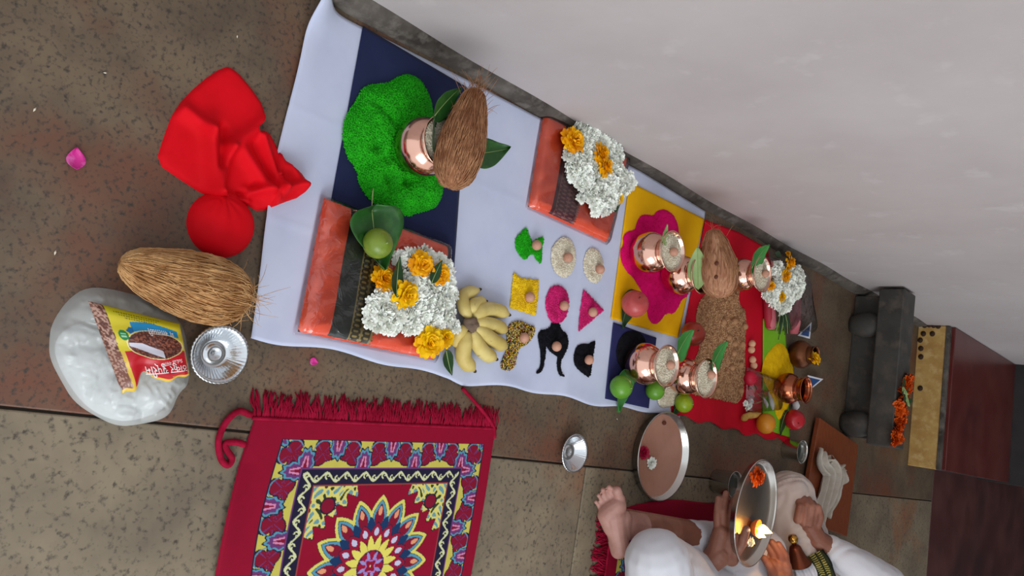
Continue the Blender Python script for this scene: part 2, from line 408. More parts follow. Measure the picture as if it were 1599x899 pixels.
def plastic(name, tint=(0.95, 0.96, 0.98), haze=.05, rough=.12, milky=0.0, gl=.6):
    m = bpy.data.materials.new(name); m.use_nodes = True; nt = m.node_tree; N = nt.nodes.new; L = nt.links.new
    for n in list(nt.nodes): nt.nodes.remove(n)
    out = N('ShaderNodeOutputMaterial'); tr = N('ShaderNodeBsdfTransparent'); tr.inputs[0].default_value = (*tint, 1)
    gloss = N('ShaderNodeBsdfGlossy'); gloss.inputs['Roughness'].default_value = rough
    fr = N('ShaderNodeFresnel'); fr.inputs[0].default_value = 1.4
    tcn = N('ShaderNodeTexCoord'); n = N('ShaderNodeTexNoise'); n.inputs['Scale'].default_value = 28; n.inputs['Detail'].default_value = 3
    n.inputs['Distortion'].default_value = 1.0; L(tcn.outputs['Object'], n.inputs['Vector'])
    bp = N('ShaderNodeBump'); bp.inputs['Strength'].default_value = .8; bp.inputs['Distance'].default_value = .006; L(n.outputs[0], bp.inputs['Height'])
    L(bp.outputs[0], gloss.inputs['Normal']); L(bp.outputs[0], fr.inputs['Normal'])
    ma = N('ShaderNodeMath'); ma.operation = 'MULTIPLY_ADD'; ma.inputs[1].default_value = gl; ma.inputs[2].default_value = haze; L(fr.outputs[0], ma.inputs[0])
    mx = N('ShaderNodeMixShader'); L(ma.outputs[0], mx.inputs[0]); L(tr.outputs[0], mx.inputs[1]); L(gloss.outputs[0], mx.inputs[2])
    last = mx
    if milky > 0:
        df = N('ShaderNodeBsdfDiffuse'); df.inputs[0].default_value = (.80, .83, .80, 1)
        tl = N('ShaderNodeBsdfTranslucent'); tl.inputs[0].default_value = (.80, .83, .80, 1)
        mm = N('ShaderNodeMixShader'); mm.inputs[0].default_value = .4; L(df.outputs[0], mm.inputs[1]); L(tl.outputs[0], mm.inputs[2])
        m2 = N('ShaderNodeMixShader'); m2.inputs[0].default_value = milky; L(mx.outputs[0], m2.inputs[1]); L(mm.outputs[0], m2.inputs[2]); last = m2
    L(last.outputs[0], out.inputs[0]); return m
m_film = plastic('clear_plastic', haze=.06, rough=.12, gl=1.0)
m_poly = plastic('polythene_film', haze=.08, rough=.2, milky=.3)
m_polyw = plastic('milky_polythene', haze=.06, rough=.16, milky=.6)

# ------------------------------------------------------------------ the setting
WX = -0.676
def boxo(name, x0, x1, y0, y1, z0, z1, mat, parent=None, bev=0.0):
    c = ((x0+x1)/2, (y0+y1)/2, z0); v, f = box(x0-c[0], x1-c[0], y0-c[1], y1-c[1], 0, z1-z0, bev)
    return obj(name, v, f, mat, parent=parent, loc=c if parent is None else tuple(np.array(c)-np.array(parent.location)), smooth=False)
wall = struct(boxo('wall_left', WX-.2, WX, -1.6, 8.2, 0, 3.1, m_wall))
# uneven dirty plaster foot of the wall, with wall-base shade put into its colour
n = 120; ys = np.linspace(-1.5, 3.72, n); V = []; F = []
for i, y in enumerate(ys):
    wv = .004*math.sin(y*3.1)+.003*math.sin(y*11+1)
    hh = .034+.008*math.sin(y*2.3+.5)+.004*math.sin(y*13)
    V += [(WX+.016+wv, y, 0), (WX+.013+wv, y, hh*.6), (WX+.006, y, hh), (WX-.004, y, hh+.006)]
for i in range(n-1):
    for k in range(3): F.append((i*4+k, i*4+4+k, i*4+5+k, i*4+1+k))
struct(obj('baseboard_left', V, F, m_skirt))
floor = struct(boxo('floor', -.9, 4.2, -2.2, 8.2, -.12, -.006, m_joint))
def slab(x0, x1, y0, y1, mat, g=.002, top=0.0):
    c = np.array([(x0+x1)/2, (y0+y1)/2, -.03])
    v, f = box(x0+g-c[0], x1-g-c[0], y0+g-c[1], y1-g-c[1], 0, .03+top, .0025)
    o = obj('stone_slab', v, f, mat, parent=floor, smooth=False); o.location = c-np.array(floor.location); return o
J1 = .113
for y0, y1 in [(-2.2, -.9), (-.9, 1.76), (1.76, 3.02), (3.02, 4.06)]: slab(WX, J1, y0, y1, m_stoneA)
for y0, y1 in [(-2.2, -.35), (-.35, 1.458), (1.458, 2.9), (2.9, 4.06)]: slab(J1, 1.02, y0, y1, m_stoneB)
for y0, y1 in [(-2.2, -.6), (-.6, 1.0), (1.0, 2.5), (2.5, 4.06)]: slab(1.02, 2.1, y0, y1, m_stoneA)
for y0, y1 in [(-2.2, .2), (.2, 1.9), (1.9, 4.06)]: slab(2.1, 4.2, y0, y1, m_stoneB)
slab(WX, 4.2, 4.06, 8.2, m_oxide)
# far end of the veranda: unseen end wall and roof added to darken it
struct(boxo('shade_wall_far', -.9, 4.2, 8.2, 8.4, 0, 3.1, m_dark))
struct(boxo('shade_ceiling', -.9, 2.6, 1.2, 8.4, 3.1, 3.25, m_ceil))

# threshold: yellow riser with dark dots and red oxide tread
thr = thing('threshold_step', 'wide red oxide step with turmeric yellow front and dark dots', 'step', (-.35, 3.75, 0))
def tb(name, x0, x1, y0, y1, z0, z1, mat, bev=.003):
    c = np.array([(x0+x1)/2, (y0+y1)/2, z0]); v, f = box(x0-c[0], x1-c[0], y0-c[1], y1-c[1], 0, z1-z0, bev)
    o = obj(name, v, f, mat, parent=thr, smooth=False); o.location = c-np.array(thr.location); return o
tb('step_core', WX+.002, -.036, 3.70, 4.78, 0, .128, m_dark)
tb('yellow_riser', WX+.002, -.034, 3.685, 3.70, 0, .118, m_yellow)
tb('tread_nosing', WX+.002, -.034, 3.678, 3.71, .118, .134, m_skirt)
tb('red_tread', WX+.002, -.036, 3.71, 4.78, .128, .148, m_oxide2)
for (px, py) in [(1437, 508), (1444, 508), (1451, 507), (1458, 508), (1465, 509), (1442, 521), (1456, 521), (1437, 531), (1438, 544), (1438, 557), (1437, 606)]:
    # hit the riser plane
    d = fw*FPX+rt*(py-449.5)+upv*(px-799.5); t = 3.684/d[1]; p = CAM+d*t
    if p[2] < .01: continue
    v, f = lathe([(.0125, 0), (.0125, .0015), (0, .0018)], 14); v = rotv(v, rx=math.pi/2); v[:, 2] *= .9
    o = obj('painted_dot', v, f, m_dot, parent=thr); o.location = p-np.array(thr.location)
struct(boxo('wall_back', -.9, -.03, 4.785, 5.4, 0, 1.4, m_dark))

# low dark stone stool against the wall
st = thing('stone_stool', 'low dark stone stool with two bulging feet against the wall', 'stool', (-.38, 2.95, 0))
v, f = box(-.285, .30, -.06, .06, .112, .203, .005); obj('seat_slab', v, f, m_stool, parent=st, smooth=False)
v, f = box(-.27, .28, .0, .055, 0, .113, .004); obj('back_support', v, f, m_stool, parent=st, smooth=False)
for fx in (-.15, .23):
    v, f = lathe([(.0, 0), (.03, 0), (.04, .02), (.05, .05), (.048, .08), (.038, .105), (.035, .113), (0, .113)], 28)
    v[:, 1] *= .7; v[:, 1] -= .02; v[:, 0] += fx; obj('foot', v, f, m_stool, parent=st)

# low board behind the second sitter
bq = [G2(1281, 652, .03), G2(1341, 694, .03), G2(1323, 838, .03), G2(1252, 812, .03)]
bc = np.mean(bq, axis=0)
bd = thing('wooden_board', 'flat reddish brown wooden board seat lying on the floor', 'board', (bc[0], bc[1], 0))
B4 = [np.r_[p-bc, .012] for p in bq]+[np.r_[p-bc, .03] for p in bq]
v, f = np.array(B4), [(3, 2, 1, 0), (4, 5, 6, 7)]+[(i, (i+1) % 4, (i+1) % 4+4, i+4) for i in range(4)]
o = obj('plank', v, f, m_board, parent=bd, smooth=False); bv = o.modifiers.new('bevel', 'BEVEL'); bv.width = .003; bv.segments = 2
for i in range(2):
    a = (bq[0]*(1-[.25, .75][i])+bq[3]*[.25, .75][i])-bc; b_ = (bq[1]*(1-[.25, .75][i])+bq[2]*[.25, .75][i])-bc
    a = a*.85; b_ = b_*.85; nrm = np.array([-(b_-a)[1], (b_-a)[0]]); nrm = nrm/np.hypot(*nrm)*.015
    q = [a-nrm, b_-nrm, b_+nrm, a+nrm]
    vv = np.array([np.r_[p, 0] for p in q]+[np.r_[p, .0125] for p in q])
    obj('batten', vv, [(3, 2, 1, 0), (4, 5, 6, 7)]+[(k, (k+1) % 4, (k+1) % 4+4, k+4) for k in range(4)], m_board, parent=bd, smooth=False)

# ------------------------------------------------------------------ cloths under the offerings
def white_hf(u, v, X, Y):
    near = np.exp(-(u/.035)**2); right = np.exp(-((1-v)/.05)**2)
    z = near*(.006+.004*np.sin(v*9+1)) + right*np.clip(.002+.005*np.sin(u*34+1.2)*np.sin(u*9), 0, 1)
    z += .055*np.exp(-((u/.03)**2+(v/.06)**2)) # lifted corner by the wall
    for uc in (.31, .62): z += .0012*np.exp(-((u-uc)/.004)**2)
    for vc in (.33, .66): z += .001*np.exp(-((v-vc)/.006)**2)
    z += .0008*vnoise(X, Y, 25, 5)
    dx = np.zeros(X.shape+(2,)); dx[..., 0] = right*(.004*np.sin(u*38)+.003*np.sin(u*17+2)); dx[..., 1] = near*.006*np.sin(v*7+.5)
    return z, dx
Lw = polyg([(476, -2), (562, 42), (740, 131), (1000, 268), (1100, 330)]); Rw = polyg([(384, 524), (470, 541), (590, 566), (700, 588), (722, 597), (800, 607), (945, 632), (1060, 652)])
tag(sheet('altar_cloth', Lw, Rw, m_white, .0026, 150, 90, white_hf), 'large creased white cotton cloth spread on the floor along the wall', 'cloth')
def flat_hf(seed, amp=.0012):
    return lambda u, v, X, Y: amp*vnoise(X, Y, 18, seed)*np.clip(np.minimum(np.minimum(u, 1-u), np.minimum(v, 1-v))*8, .2, 1)
ZC = .0065
tag(sheet('navy_cloth', polyg([(564, 42), (726, 137)]), polyg([(495, 420), (704, 450)]), m_navy, ZC, 40, 60, flat_hf(1)), 'dark navy cotton square under the green rice heap', 'cloth')
tag(sheet('yellow_cloth', polyg([(980, 284), (1097, 342)]), polyg([(951, 497), (1056, 527)]), m_yel, ZC, 40, 60, flat_hf(2)), 'bright yellow cotton square under the magenta powder flower', 'cloth')
tag(sheet('indigo_cloth', polyg([(955, 503), (1022, 527)]), polyg([(942, 622), (1010, 637)]), m_navy2, ZC, 30, 40, flat_hf(3)), 'indigo cotton square under the black powder patch', 'cloth')
def red_hf(u, v, X, Y):
    right = np.exp(-((1-v)/.08)**2)
    z = .001*vnoise(X, Y, 18, 9)+right*np.clip(.004*np.sin(u*40)+.003*np.sin(u*17), 0, 1)-.0025*right
    dx = np.zeros(X.shape+(2,)); dx[..., 0] = right*.006*np.sin(u*33+1)
    return z, dx
tag(sheet('red_cloth', polyg([(1098, 343), (1150, 362), (1196, 388)]), polyg([(1040, 645), (1110, 662), (1165, 677), (1232, 690)]), m_red, ZC, 60, 70, red_hf), 'crimson red cotton cloth under the wheat and the coconut', 'cloth')
tag(sheet('lime_green_cloth', polyg([(1187, 497), (1222, 505)]), polyg([(1186, 668), (1229, 682)]), m_lgreen, .0105, 20, 40, flat_hf(4)), 'narrow lime green cloth strip under the turmeric powder', 'cloth')
ZT = .0082   # top of the coloured cloths
ZW = .0048   # top of the white cloth

# ------------------------------------------------------------------ copper water pots
def pot_profile(R, Hh, rr, nk):
    """outer wall bottom to rim, then inner wall down to the filling"""
    pts = [(.0, 0), (.42*R, 0), (.62*R, .03*Hh), (.84*R, .14*Hh), (.97*R, .28*Hh), (R, .40*Hh), (.96*R, .52*Hh), (.85*R, .63*Hh),
           (.74*R, .70*Hh), (nk+.004, .735*Hh), (nk+.004, .75*Hh), (nk, .765*Hh), (nk+.003, .785*Hh), (nk, .80*Hh), (nk+.002, .83*Hh),
           (nk+.35*(rr-nk), .90*Hh), (nk+.8*(rr-nk), .965*Hh), (rr, .995*Hh), (rr+.001, Hh+.001), (rr-.002, Hh+.002), (rr-.005, Hh-.002)]
    return pts
def lota(name, label, px, py, R=.054, Hh=.112, rr=.052, nk=.032, z=ZT, mat=None, fill=True, nut=True, group='copper water pots', tilt=None):
    p = G(px, py, z); t = thing(name, label, 'pot', p, group, rot=tilt)
    mat = mat or m_copper
    prof = spline([(a, b, 0) for a, b in pot_profile(R, Hh, rr, nk)], 84)
    v, f = lathe([(max(q[0], 0), q[1]) for q in prof], 48, False); obj('body', v, f, mat, parent=t)
    inn = [(rr-.004, Hh-.001), (nk+.6*(rr-nk), Hh*.93), (nk-.001, Hh*.83), (nk-.001, Hh*.72), (R*.8, Hh*.55), (R*.9, Hh*.4), (0, Hh*.1)]
    v, f = lathe(inn, 48, False); f = [tuple(reversed(q)) for q in f]; f = [tuple(reversed(q)) for q in f]
    obj('inside', v, f, m_tin if fill else m_copper2, parent=t)
    return t
RZ = .100
def rice_fill(label, pot, R=.0455, z=.1045, Hh=None):
    c = np.array(pot.location); n = 700
    a = rng.random(n)*6.283; r = R*np.sqrt(rng.random(n)); P = np.stack([r*np.cos(a), r*np.sin(a), .004*(1-(r/R)**2)+.0012], 1)
    v0, f0 = lathe([(R, -.001), (R*.98, 0), (R*.6, .0025), (0, .004)], 32, False)
    gv, gf = grains_geo(P, .0065, .0022); gf = (gf+len(v0)).tolist()
    o = obj('rice_filling', np.vstack([v0, gv]), list(f0)+gf, m_rice, loc=(c[0], c[1], c[2]+z)); return tag(o, label, 'rice', kind='stuff')
def nut(label, p, r=.0115, mat=None, group='betel nuts on the rice figures', name='betel_nut', f=None):
    v, ff = blob(r, r, r*.95, 18, 12, lambda q: 1+.05*max(q[2], 0)-.12*max(-q[2]-.5, 0)); v[:, 2] -= v[:, 2].min()
    o = obj(name, v, ff, mat or m_nut, loc=p); o.rotation_euler = (0, 0, rng.random()*6)
    return tag(o, label, 'nut', group)

pot_nutg = 'betel nuts on rice filled pots'
def full_pot(name_label, px, py, rice_label, nut_label, z=ZT, nd=(0.002, -.004), **k):
    t = lota('copper_pot', name_label, px, py, z=z, **k)
    rice_fill(rice_label, t)
    c = np.array(t.location); nut(nut_label, (c[0]+nd[0], c[1]+nd[1], c[2]+.108), .0115, group=pot_nutg)
    return t
MG = .0035
potA = full_pot('shiny copper pot filled with rice on the magenta flower nearest the orange saree', 994, 395, 'white rice filling the copper pot on the magenta flower', 'betel nut on rice of the pot on the magenta flower', z=ZT+MG)
potB = lota('copper_pot', 'copper pot on magenta powder carrying the bare coconut', 1041, 429, z=ZT+MG)
potC = full_pot('shiny copper pot filled with rice on the black powder', 985, 566, 'white rice filling the copper pot on black powder', 'betel nut on rice of the pot on black powder', nd=(-.004, .006), z=ZT+.002)
potD = full_pot('copper pot filled with rice at the edge of the wheat', 1048, 585, 'white rice filling the copper pot beside the wheat', 'betel nut on rice of the pot beside the wheat', nd=(-.012, .01), R=.05, z=ZT+.003)
potE = full_pot('copper pot filled with rice beyond the bare coconut by the wall', 1137, 429, 'white rice filling the copper pot beyond the coconut', 'betel nut on rice of the pot beyond the coconut', nd=(-.004, .006), R=.05, z=ZT)
potF = lota('copper_pot', 'empty reddish copper pot with open mouth on turmeric powder', 1214, 604, R=.05, Hh=.098, rr=.043, nk=.034, z=.0135, mat=m_copper2, fill=False)
potG = lota('bronze_pot', 'dark brown metal pot holding a yellow flower', 1236, 552, R=.048, Hh=.085, rr=.032, nk=.028, z=.0045, mat=m_darkpot, fill=False)
potH = lota('copper_pot', 'copper pot standing on the green rice heap under a shaggy coconut', 641, 234, R=.057, Hh=.108, rr=.05, nk=.034, z=ZT+.016, mat=m_copper)
rice_fill('white rice filling the copper pot on green rice', potH, z=.1)

# ------------------------------------------------------------------ grain and powder figures
gp = chaikin(polyg(zpts([(300, 350), (400, 345), (470, 300), (530, 320), (570, 400), (580, 440), (590, 640), (620, 720), (625, 800), (590, 860), (520, 870), (480, 893), (400, 855), (330, 830), (285, 760), (270, 690), (230, 640), (212, 540), (230, 470), (275, 410)], 460, 0, 2.645), ZT+.012), 2)
gc = gp.mean(0)
dips = [G2(592, 228, .03), G2(640, 283, .03), G2(612, 278, .03), G2(580, 180, .03)]
def green_hf(X, Y, Z, dd):
    for d in dips[:3]: Z = Z-.016*np.exp(-((X-d[0])**2+(Y-d[1])**2)/.013**2)
    for a_, b2 in (((575, 165), (610, 200)), ((600, 300), (640, 275)), ((560, 260), (600, 245))):
        a_ = G2(*a_); b2 = G2(*b2); ab = b2-a_; t = np.clip(((X-a_[0])*ab[0]+(Y-a_[1])*ab[1])/(ab@ab), 0, 1); Z = Z-.007*np.exp(-((X-a_[0]-t*ab[0])**2+(Y-a_[1]-t*ab[1])**2)/.010**2)
    pc = np.array(potH.location)
    Z = np.where(np.hypot(X-pc[0], Y-pc[1]) < .05, np.minimum(Z, .0165), Z)
    return np.maximum(Z, .0012)
mound('rice_heap', 'big bright green dyed rice heap in a flower shape', 'rice', [gp], ZT, .024, .017, [m_grice, m_grice2], .003, .1, (13000, .0075, .0032), green_hf, 2)
def fig(name, label, pts, o, z=ZW, h=.004, mats=None, grain=(900, .006, .0022), sm=1, step=.002, gmix=None, cat='rice', slope=.004):
    P = [chaikin(polyg(zpts(q, *o)), sm) if sm else polyg(zpts(q, *o)) for q in pts]
    return mound(name, label, cat, P, z, h, slope, mats, step, .25, grain, None, gmix)
O6 = (760, 340, 3.21)
fig('rice_figure', 'small green dyed rice figure shaped like a fish', [[(190, 45), (207, 100), (222, 125), (240, 105), (283, 95), (268, 150), (266, 232), (240, 210), (225, 180), (205, 185), (185, 213), (150, 180), (133, 140), (140, 95), (170, 70)]], O6, mats=[m_grice, m_grice2], gmix=2)
fig('rice_figure', 'plain white rice oval nearest the green fish figure', [[(375, 92), (415, 110), (440, 180), (430, 260), (390, 305), (340, 285), (312, 220), (320, 140)]], O6, mats=[m_rice, m_wheat2], sm=2)
fig('rice_figure', 'plain white rice oval nearest the yellow cloth', [[(520, 148), (555, 165), (580, 240), (565, 310), (530, 332), (490, 300), (473, 235), (490, 170)]], O6, mats=[m_rice, m_wheat2], sm=2)
fig('rice_figure', 'small square of yellow dyed rice', [[(127, 275), (165, 305), (253, 312), (247, 400), (236, 490), (170, 470), (108, 450), (118, 360)]], O6, mats=[m_yrice], sm=0)
fig('rice_figure', 'pink dyed rice oval between yellow square and pink triangle', [[(340, 335), (385, 350), (408, 430), (385, 510), (335, 535), (300, 500), (283, 430), (300, 360)]], O6, mats=[m_price], sm=2)
fig('rice_figure', 'pink dyed rice triangle pointing to the pots', [[(478, 360), (577, 463), (452, 568), (460, 470)]], O6, mats=[m_price], sm=0)
m_mix = [m_brice, M('mix_cream', (196, 176, 130), .7), M('mix_green', (74, 90, 40), .7), M('mix_red', (140, 50, 44), .7), m_yrice]
fig('grain_figure', 'speckled mixed grain figure beside the bananas', [[(150, 512), (200, 540), (235, 548), (220, 600), (190, 630), (150, 650), (140, 690), (130, 745), (95, 765), (58, 745), (80, 690), (100, 650), (92, 600), (100, 540)]], O6, mats=m_mix, gmix=5, grain=(2200, .0065, .003), cat='grain')
fig('powder_figure', 'black powder figure with two long curling tails', [[(318, 520), (355, 525), (365, 560), (395, 580), (402, 630), (385, 680), (362, 700), (335, 690), (300, 660), (288, 630), (285, 700), (262, 740), (283, 640), (270, 625), (245, 600), (255, 565), (310, 553)],
    [(245, 590), (290, 600), (288, 690), (272, 770), (240, 782), (240, 770), (260, 750), (264, 680)], [(395, 590), (402, 640), (380, 690), (362, 720), (366, 775), (386, 790), (375, 797), (348, 780), (342, 710), (360, 660)]], O6, mats=[m_brice], grain=(700, .004, .002), h=.003, cat='powder')
fig('powder_figure', 'black powder half moon next to the indigo cloth', [[(470, 628), (505, 632), (515, 620), (540, 617), (530, 660), (520, 740), (510, 803), (475, 780), (435, 745), (426, 700), (440, 645)]], O6, mats=[m_brice], grain=(500, .004, .002), h=.003, cat='powder')
# betel nuts on the figures
for (x, y), lab in zip([(240, 138), (398, 200), (558, 258), (206, 397), (378, 440), (522, 472), (178, 600), (340, 643), (503, 710)],
        ['pale betel nut on the green fish figure', 'betel nut on the white rice oval nearest the fish figure', 'betel nut on the white rice oval nearest yellow cloth', 'betel nut on the yellow rice square', 'betel nut on the pink rice oval',
         'betel nut on the pink rice triangle', 'betel nut on the speckled mixed grain', 'betel nut on the black figure with tails', 'betel nut on the black half moon']):
    p = G(760+x/3.21-2, 340+y/3.21, ZW+.0035); nut(lab, p, .0118)
O7 = (940, 280, 4.0875); O66 = (960, 340, 4.994)
fl = zpts([(200, 290), (225, 235), (270, 222), (312, 235), (335, 200), (385, 190), (440, 225), (470, 290), (475, 350), (500, 600), (530, 660), (540, 700)], *O7)+zpts([(550, 610), (500, 640), (480, 690), (440, 750), (380, 740), (340, 800), (290, 835), (250, 800), (235, 760), (225, 640), (130, 470), (70, 420), (25, 330), (20, 250), (50, 215), (40, 150), (80, 105), (140, 95)], *O66)
mound('powder_flower', 'large magenta powder flower on the yellow cloth', 'powder', [chaikin(polyg(fl), 1)], ZT, .004, .006, [m_magenta], .003, .25, (1500, .003, .002))
O8 = (920, 460, 3.745)
mound('powder_patch', 'round black powder patch on the indigo cloth', 'powder', [chaikin(polyg(zpts([(215, 205), (290, 215), (330, 300), (340, 420), (300, 470), (230, 470), (165, 430), (138, 340), (160, 250)], *O8)), 2)], ZT, .003, .006, [m_brice], .003, .25, (500, .003, .002))
mound('rice_heap', 'small cream rice heap between two limes', 'rice', [chaikin(polyg(zpts([(440, 500), (500, 490), (560, 560), (540, 610), (470, 650), (400, 660), (380, 600), (430, 560)], *O8)), 1)], ZT, .005, .008, [m_rice], .0025, .2, (700, .006, .0022))
wp = zpts([(610, 100), (640, 20), (700, -30), (800, -20), (865, -50), (850, 50), (905, 100), (890, 300), (895, 480), (870, 640), (760, 610), (620, 590), (560, 560), (580, 420), (640, 300), (610, 200)], *O8)
mound('wheat_heap', 'flat brown wheat heap spread on the red cloth', 'wheat', [chaikin(polyg(wp), 1)], ZT, .011, .012, [m_wheat, m_wheat2, m_coir2], .003, .3, (5200, .0065, .0034), None, 3)
for i, (x, y) in enumerate([(845, 155), (905, 185), (845, 285), (890, 290), (840, 340), (880, 410), (830, 425), (780, 160), (745, 560), (880, 560), (810, 250)]):
    nut('round pale betel nut lying on the wheat heap', G(920+x/3.745-3, 460+y/3.745, ZT+.004), .0105, m_wheat, 'betel nuts on the wheat heap')
for i, (x, y) in enumerate([(942, 285), (938, 320), (945, 378), (952, 412)]):
    nut(['pale nut on red cloth nearest the flowers, first of four', 'pale nut on red cloth, second of four from the flowers', 'pale nut on red cloth, third of four from the flowers', 'pale nut on red cloth nearest the red ball, last of four'][i], G(920+x/3.745-2, 460+y/3.745, ZT), .0115, m_peanut, 'pale nuts in a row on red cloth')
mound('turmeric_powder', 'bright yellow turmeric powder poured on the lime green cloth', 'powder', [chaikin(polyg(zpts([(1040, 320), (1090, 275), (1130, 300), (1170, 400), (1180, 520), (1150, 640), (1110, 720), (1080, 730), (1050, 600), (985, 470), (1000, 380)], *O8)), 1)], .0115, .007, .012, [m_ypowder], .003, .3, (900, .003, .002))

# ------------------------------------------------------------------ leaves
def leaf_geo(L, W, curl=.15, heart=.6, n=22, m=12, cup=.0):
    V = []; F = []
    for i in range(n+1):
        t = i/n
        wv = (math.sin(math.pi*min(t, 1)**heart))**.9*(1-.25*t)
        wv = max(wv, .0)*W*.5*1.18
        for j in range(-m//2, m//2+1):
            s = j/(m/2); x = L*t - (L*.10*abs(s)*(1-t)**3 if heart < .75 else 0); y = wv*s
            z = curl*L*(t-.5)**2 + cup*abs(s)**1.6*W + .012*L*math.sin(t*22)*abs(s)*.5
            V.append((x-L*.5, y, z))
    k = m+1
    for i in range(n):
        for j in range(m): F.append((i*k+j, (i+1)*k+j, (i+1)*k+j+1, i*k+j+1))
    return np.array(V), F
def leaf(label, p, L, W, rz, mat=None, curl=.12, heart=.55, cup=.05, rx=0, ry=0, stem=.0, group=None, zmin=True, name='betel_leaf', cat='leaf'):
    v, f = leaf_geo(L, W, curl, heart, cup=cup); v = rotv(v, rx, ry, rz)
    off = v[:, 2].min() if zmin else 0
    t = thing(name, label, cat, (p[0], p[1], p[2]-off+.0006), group)
    bl = obj('blade', v, f, mat or m_leaf, parent=t, mods='solid'); bl.modifiers[0].thickness = .0005
    mid = np.array([(L*(u-.5), 0, curl*L*(u-.5)**2+.0004) for u in np.linspace(0, .95, 10)]); mid = rotv(mid, rx, ry, rz)
    mv, mf = tube(mid, list(np.linspace(.0012, .0004, 10)), 5); obj('midrib', mv, mf, m_stem, parent=t)
    if stem > 0:
        s = np.array([(-L*.5-stem*u, stem*.25*u*u, curl*L*.25+.012*u*(1-u)) for u in np.linspace(0, 1, 8)]); s = rotv(s, rx, ry, rz)
        mv, mf = tube(s, .0012, 6); obj('stalk', mv, mf, m_stem, parent=t)
    return t
ang = lambda a, b: math.atan2(*(G2(*b)-G2(*a))[::-1])   # heading between two picture points on the ground
def fruit(name, label, cat, px, py, dpx, mat, z, squash=.95, dimple=0.0, group=None, stalk=True, tilt=(0, 0, 0), nip=0.0, calyx=None):
    # px,py = centre of the fruit in the picture
    r0 = .025
    for _ in range(6):
        r0 = dpx/2/SC(px, py, z+r0*squash)
    c = G(px, py, z+r0*squash)
    t = thing(name, label, cat, (c[0], c[1], z), group)
    def ff(q):
        s = 1-dimple*math.exp(-((1-q[2])/.12)**2*1.0)-dimple*.6*math.exp(-((1+q[2])/.1)**2)
        return s+nip*math.exp(-((1-q[2])/.03)**2)
    v, f = blob(r0, r0, r0*squash, 32, 24, ff); v = rotv(v, *tilt); v[:, 2] -= v[:, 2].min(); obj('flesh', v, f, mat, parent=t)
    top = rotv(np.array([[0, 0, r0*squash*(1-dimple)]]), *tilt)[0]; cz = r0*squash
    dirv = top/np.linalg.norm(top)
    if stalk:
        a = np.array([0, 0, cz])+top*.96; b = a+dirv*r0*.22
        mv, mf = tube([a, (a+b)/2+[.001, 0, 0], b], [.0016, .0012, .0016], 6); obj('stalk', mv, mf, calyx or m_tip, parent=t)
    return t
ZP = .0345    # top of the orange saree
# lime with leaf on the first saree
leaf('broad dark green betel leaf under the lime on the orange saree', G(586, 376, ZP+.01), .108, .104, ang((565, 325), (580, 422)), m_leaf, .12, .5, .16, stem=.04, zmin=False)
fruit('lime', 'round green lime in a betel leaf on the orange saree', 'lime', 590, 380, 48, m_lime, ZP+.004, .95, 0, 'limes', nip=.06, calyx=m_stem)
leaf('dark leaf pointing away from the wall under the lime on indigo cloth', G(968, 612, ZT), .105, .062, ang((970, 590), (957, 640)), m_leafb, .2, .55, .16, stem=.035)
fruit('lime', 'bright green lime on a leaf on the indigo cloth', 'lime', 970, 604, 37, m_lime3, ZT+.003, .95, 0, 'limes', nip=.06, calyx=m_stem)
fruit('lime', 'small green lime without leaf beside the copper pot', 'lime', 1023, 609, 31, m_lime3, ZT, .95, 0, 'limes', nip=.06, calyx=m_stem)
leaf('small dark leaf under the yellowish lime at the red cloth', G(1056, 634, ZT), .075, .045, ang((1062, 615), (1044, 648)), m_leafd, .25, .6, .1)
fruit('lime', 'yellowish lime at the edge of the red cloth', 'lime', 1068, 629, 30, m_lime2, ZT, .95, 0, 'limes', nip=.06, calyx=m_stem)
leaf('dark green leaf under the pinkish apple on the yellow cloth', G(977, 485, ZT), .10, .06, ang((985, 450), (966, 508)), m_leafd, .2, .6, .1)
fruit('apple', 'pinkish red apple on the yellow cloth', 'apple', 991, 474, 43, m_apple, ZT+.004, .92, .14, 'apples', tilt=(.5, -.5, 0))
leaf('dark leaf under the russet apple at the yellow cloth', G(1070, 525, ZT), .08, .05, ang((1085, 500), (1058, 540)), m_leafd, .2, .6, .1)
fruit('apple', 'russet red apple between yellow cloth and wheat', 'apple', 1082, 521, 38, m_apple2, ZT+.003, .92, .14, 'apples', tilt=(.5, -.3, 0))
fruit('apple', 'glossy red apple beside the lime green cloth end', 'apple', 1240, 655, 32, m_apple3, .002, .95, .1, 'apples', tilt=(.6, .4, 0))
fruit('orange', 'small orange at the end of the lime green cloth', 'orange', 1196, 661, 32, m_orange, .0125, .92, .03, tilt=(-.4, .2, 0), calyx=m_stem)
leaf('dark leaf between the red apple and the orange', G(1221, 661, .012), .085, .04, ang((1226, 640), (1215, 680)), m_leafd, .15, .6, .1)
# leaves standing in the pots
def pot_leaf(label, pot, dz, pxa, pya, pxb, pyb, W, mat, lean=.0, ztip=.02, heart=.6):
    """leaf from point a to b in the picture, at pot mouth level"""
    c = np.array(pot.location); zb = c[2]+dz
    a = G(pxa, pya, zb); b = G(pxb, pyb, zb+ztip); mid = (a+b)/2; d = b-a; L = np.linalg.norm(d)
    return leaf(label, mid, L, W, math.atan2(d[1], d[0]), mat, .12, heart, .06, rx=lean, ry=-math.asin(d[2]/L), zmin=False)
pot_leaf('dark leaf standing against the wall in the pot beyond the coconut', potE, .107, 1172, 418, 1198, 381, .085, m_leafb, .3, .015)
pot_leaf('small green leaf tucked in the rice pot on the magenta flower', potA, .108, 1036, 380, 1040, 350, .045, m_leafp, .3, .004)
pot_leaf('bright leaf leaning over wheat from the pot on black powder', potC, .107, 1056, 552, 1080, 513, .085, m_leafb, .3, .006)
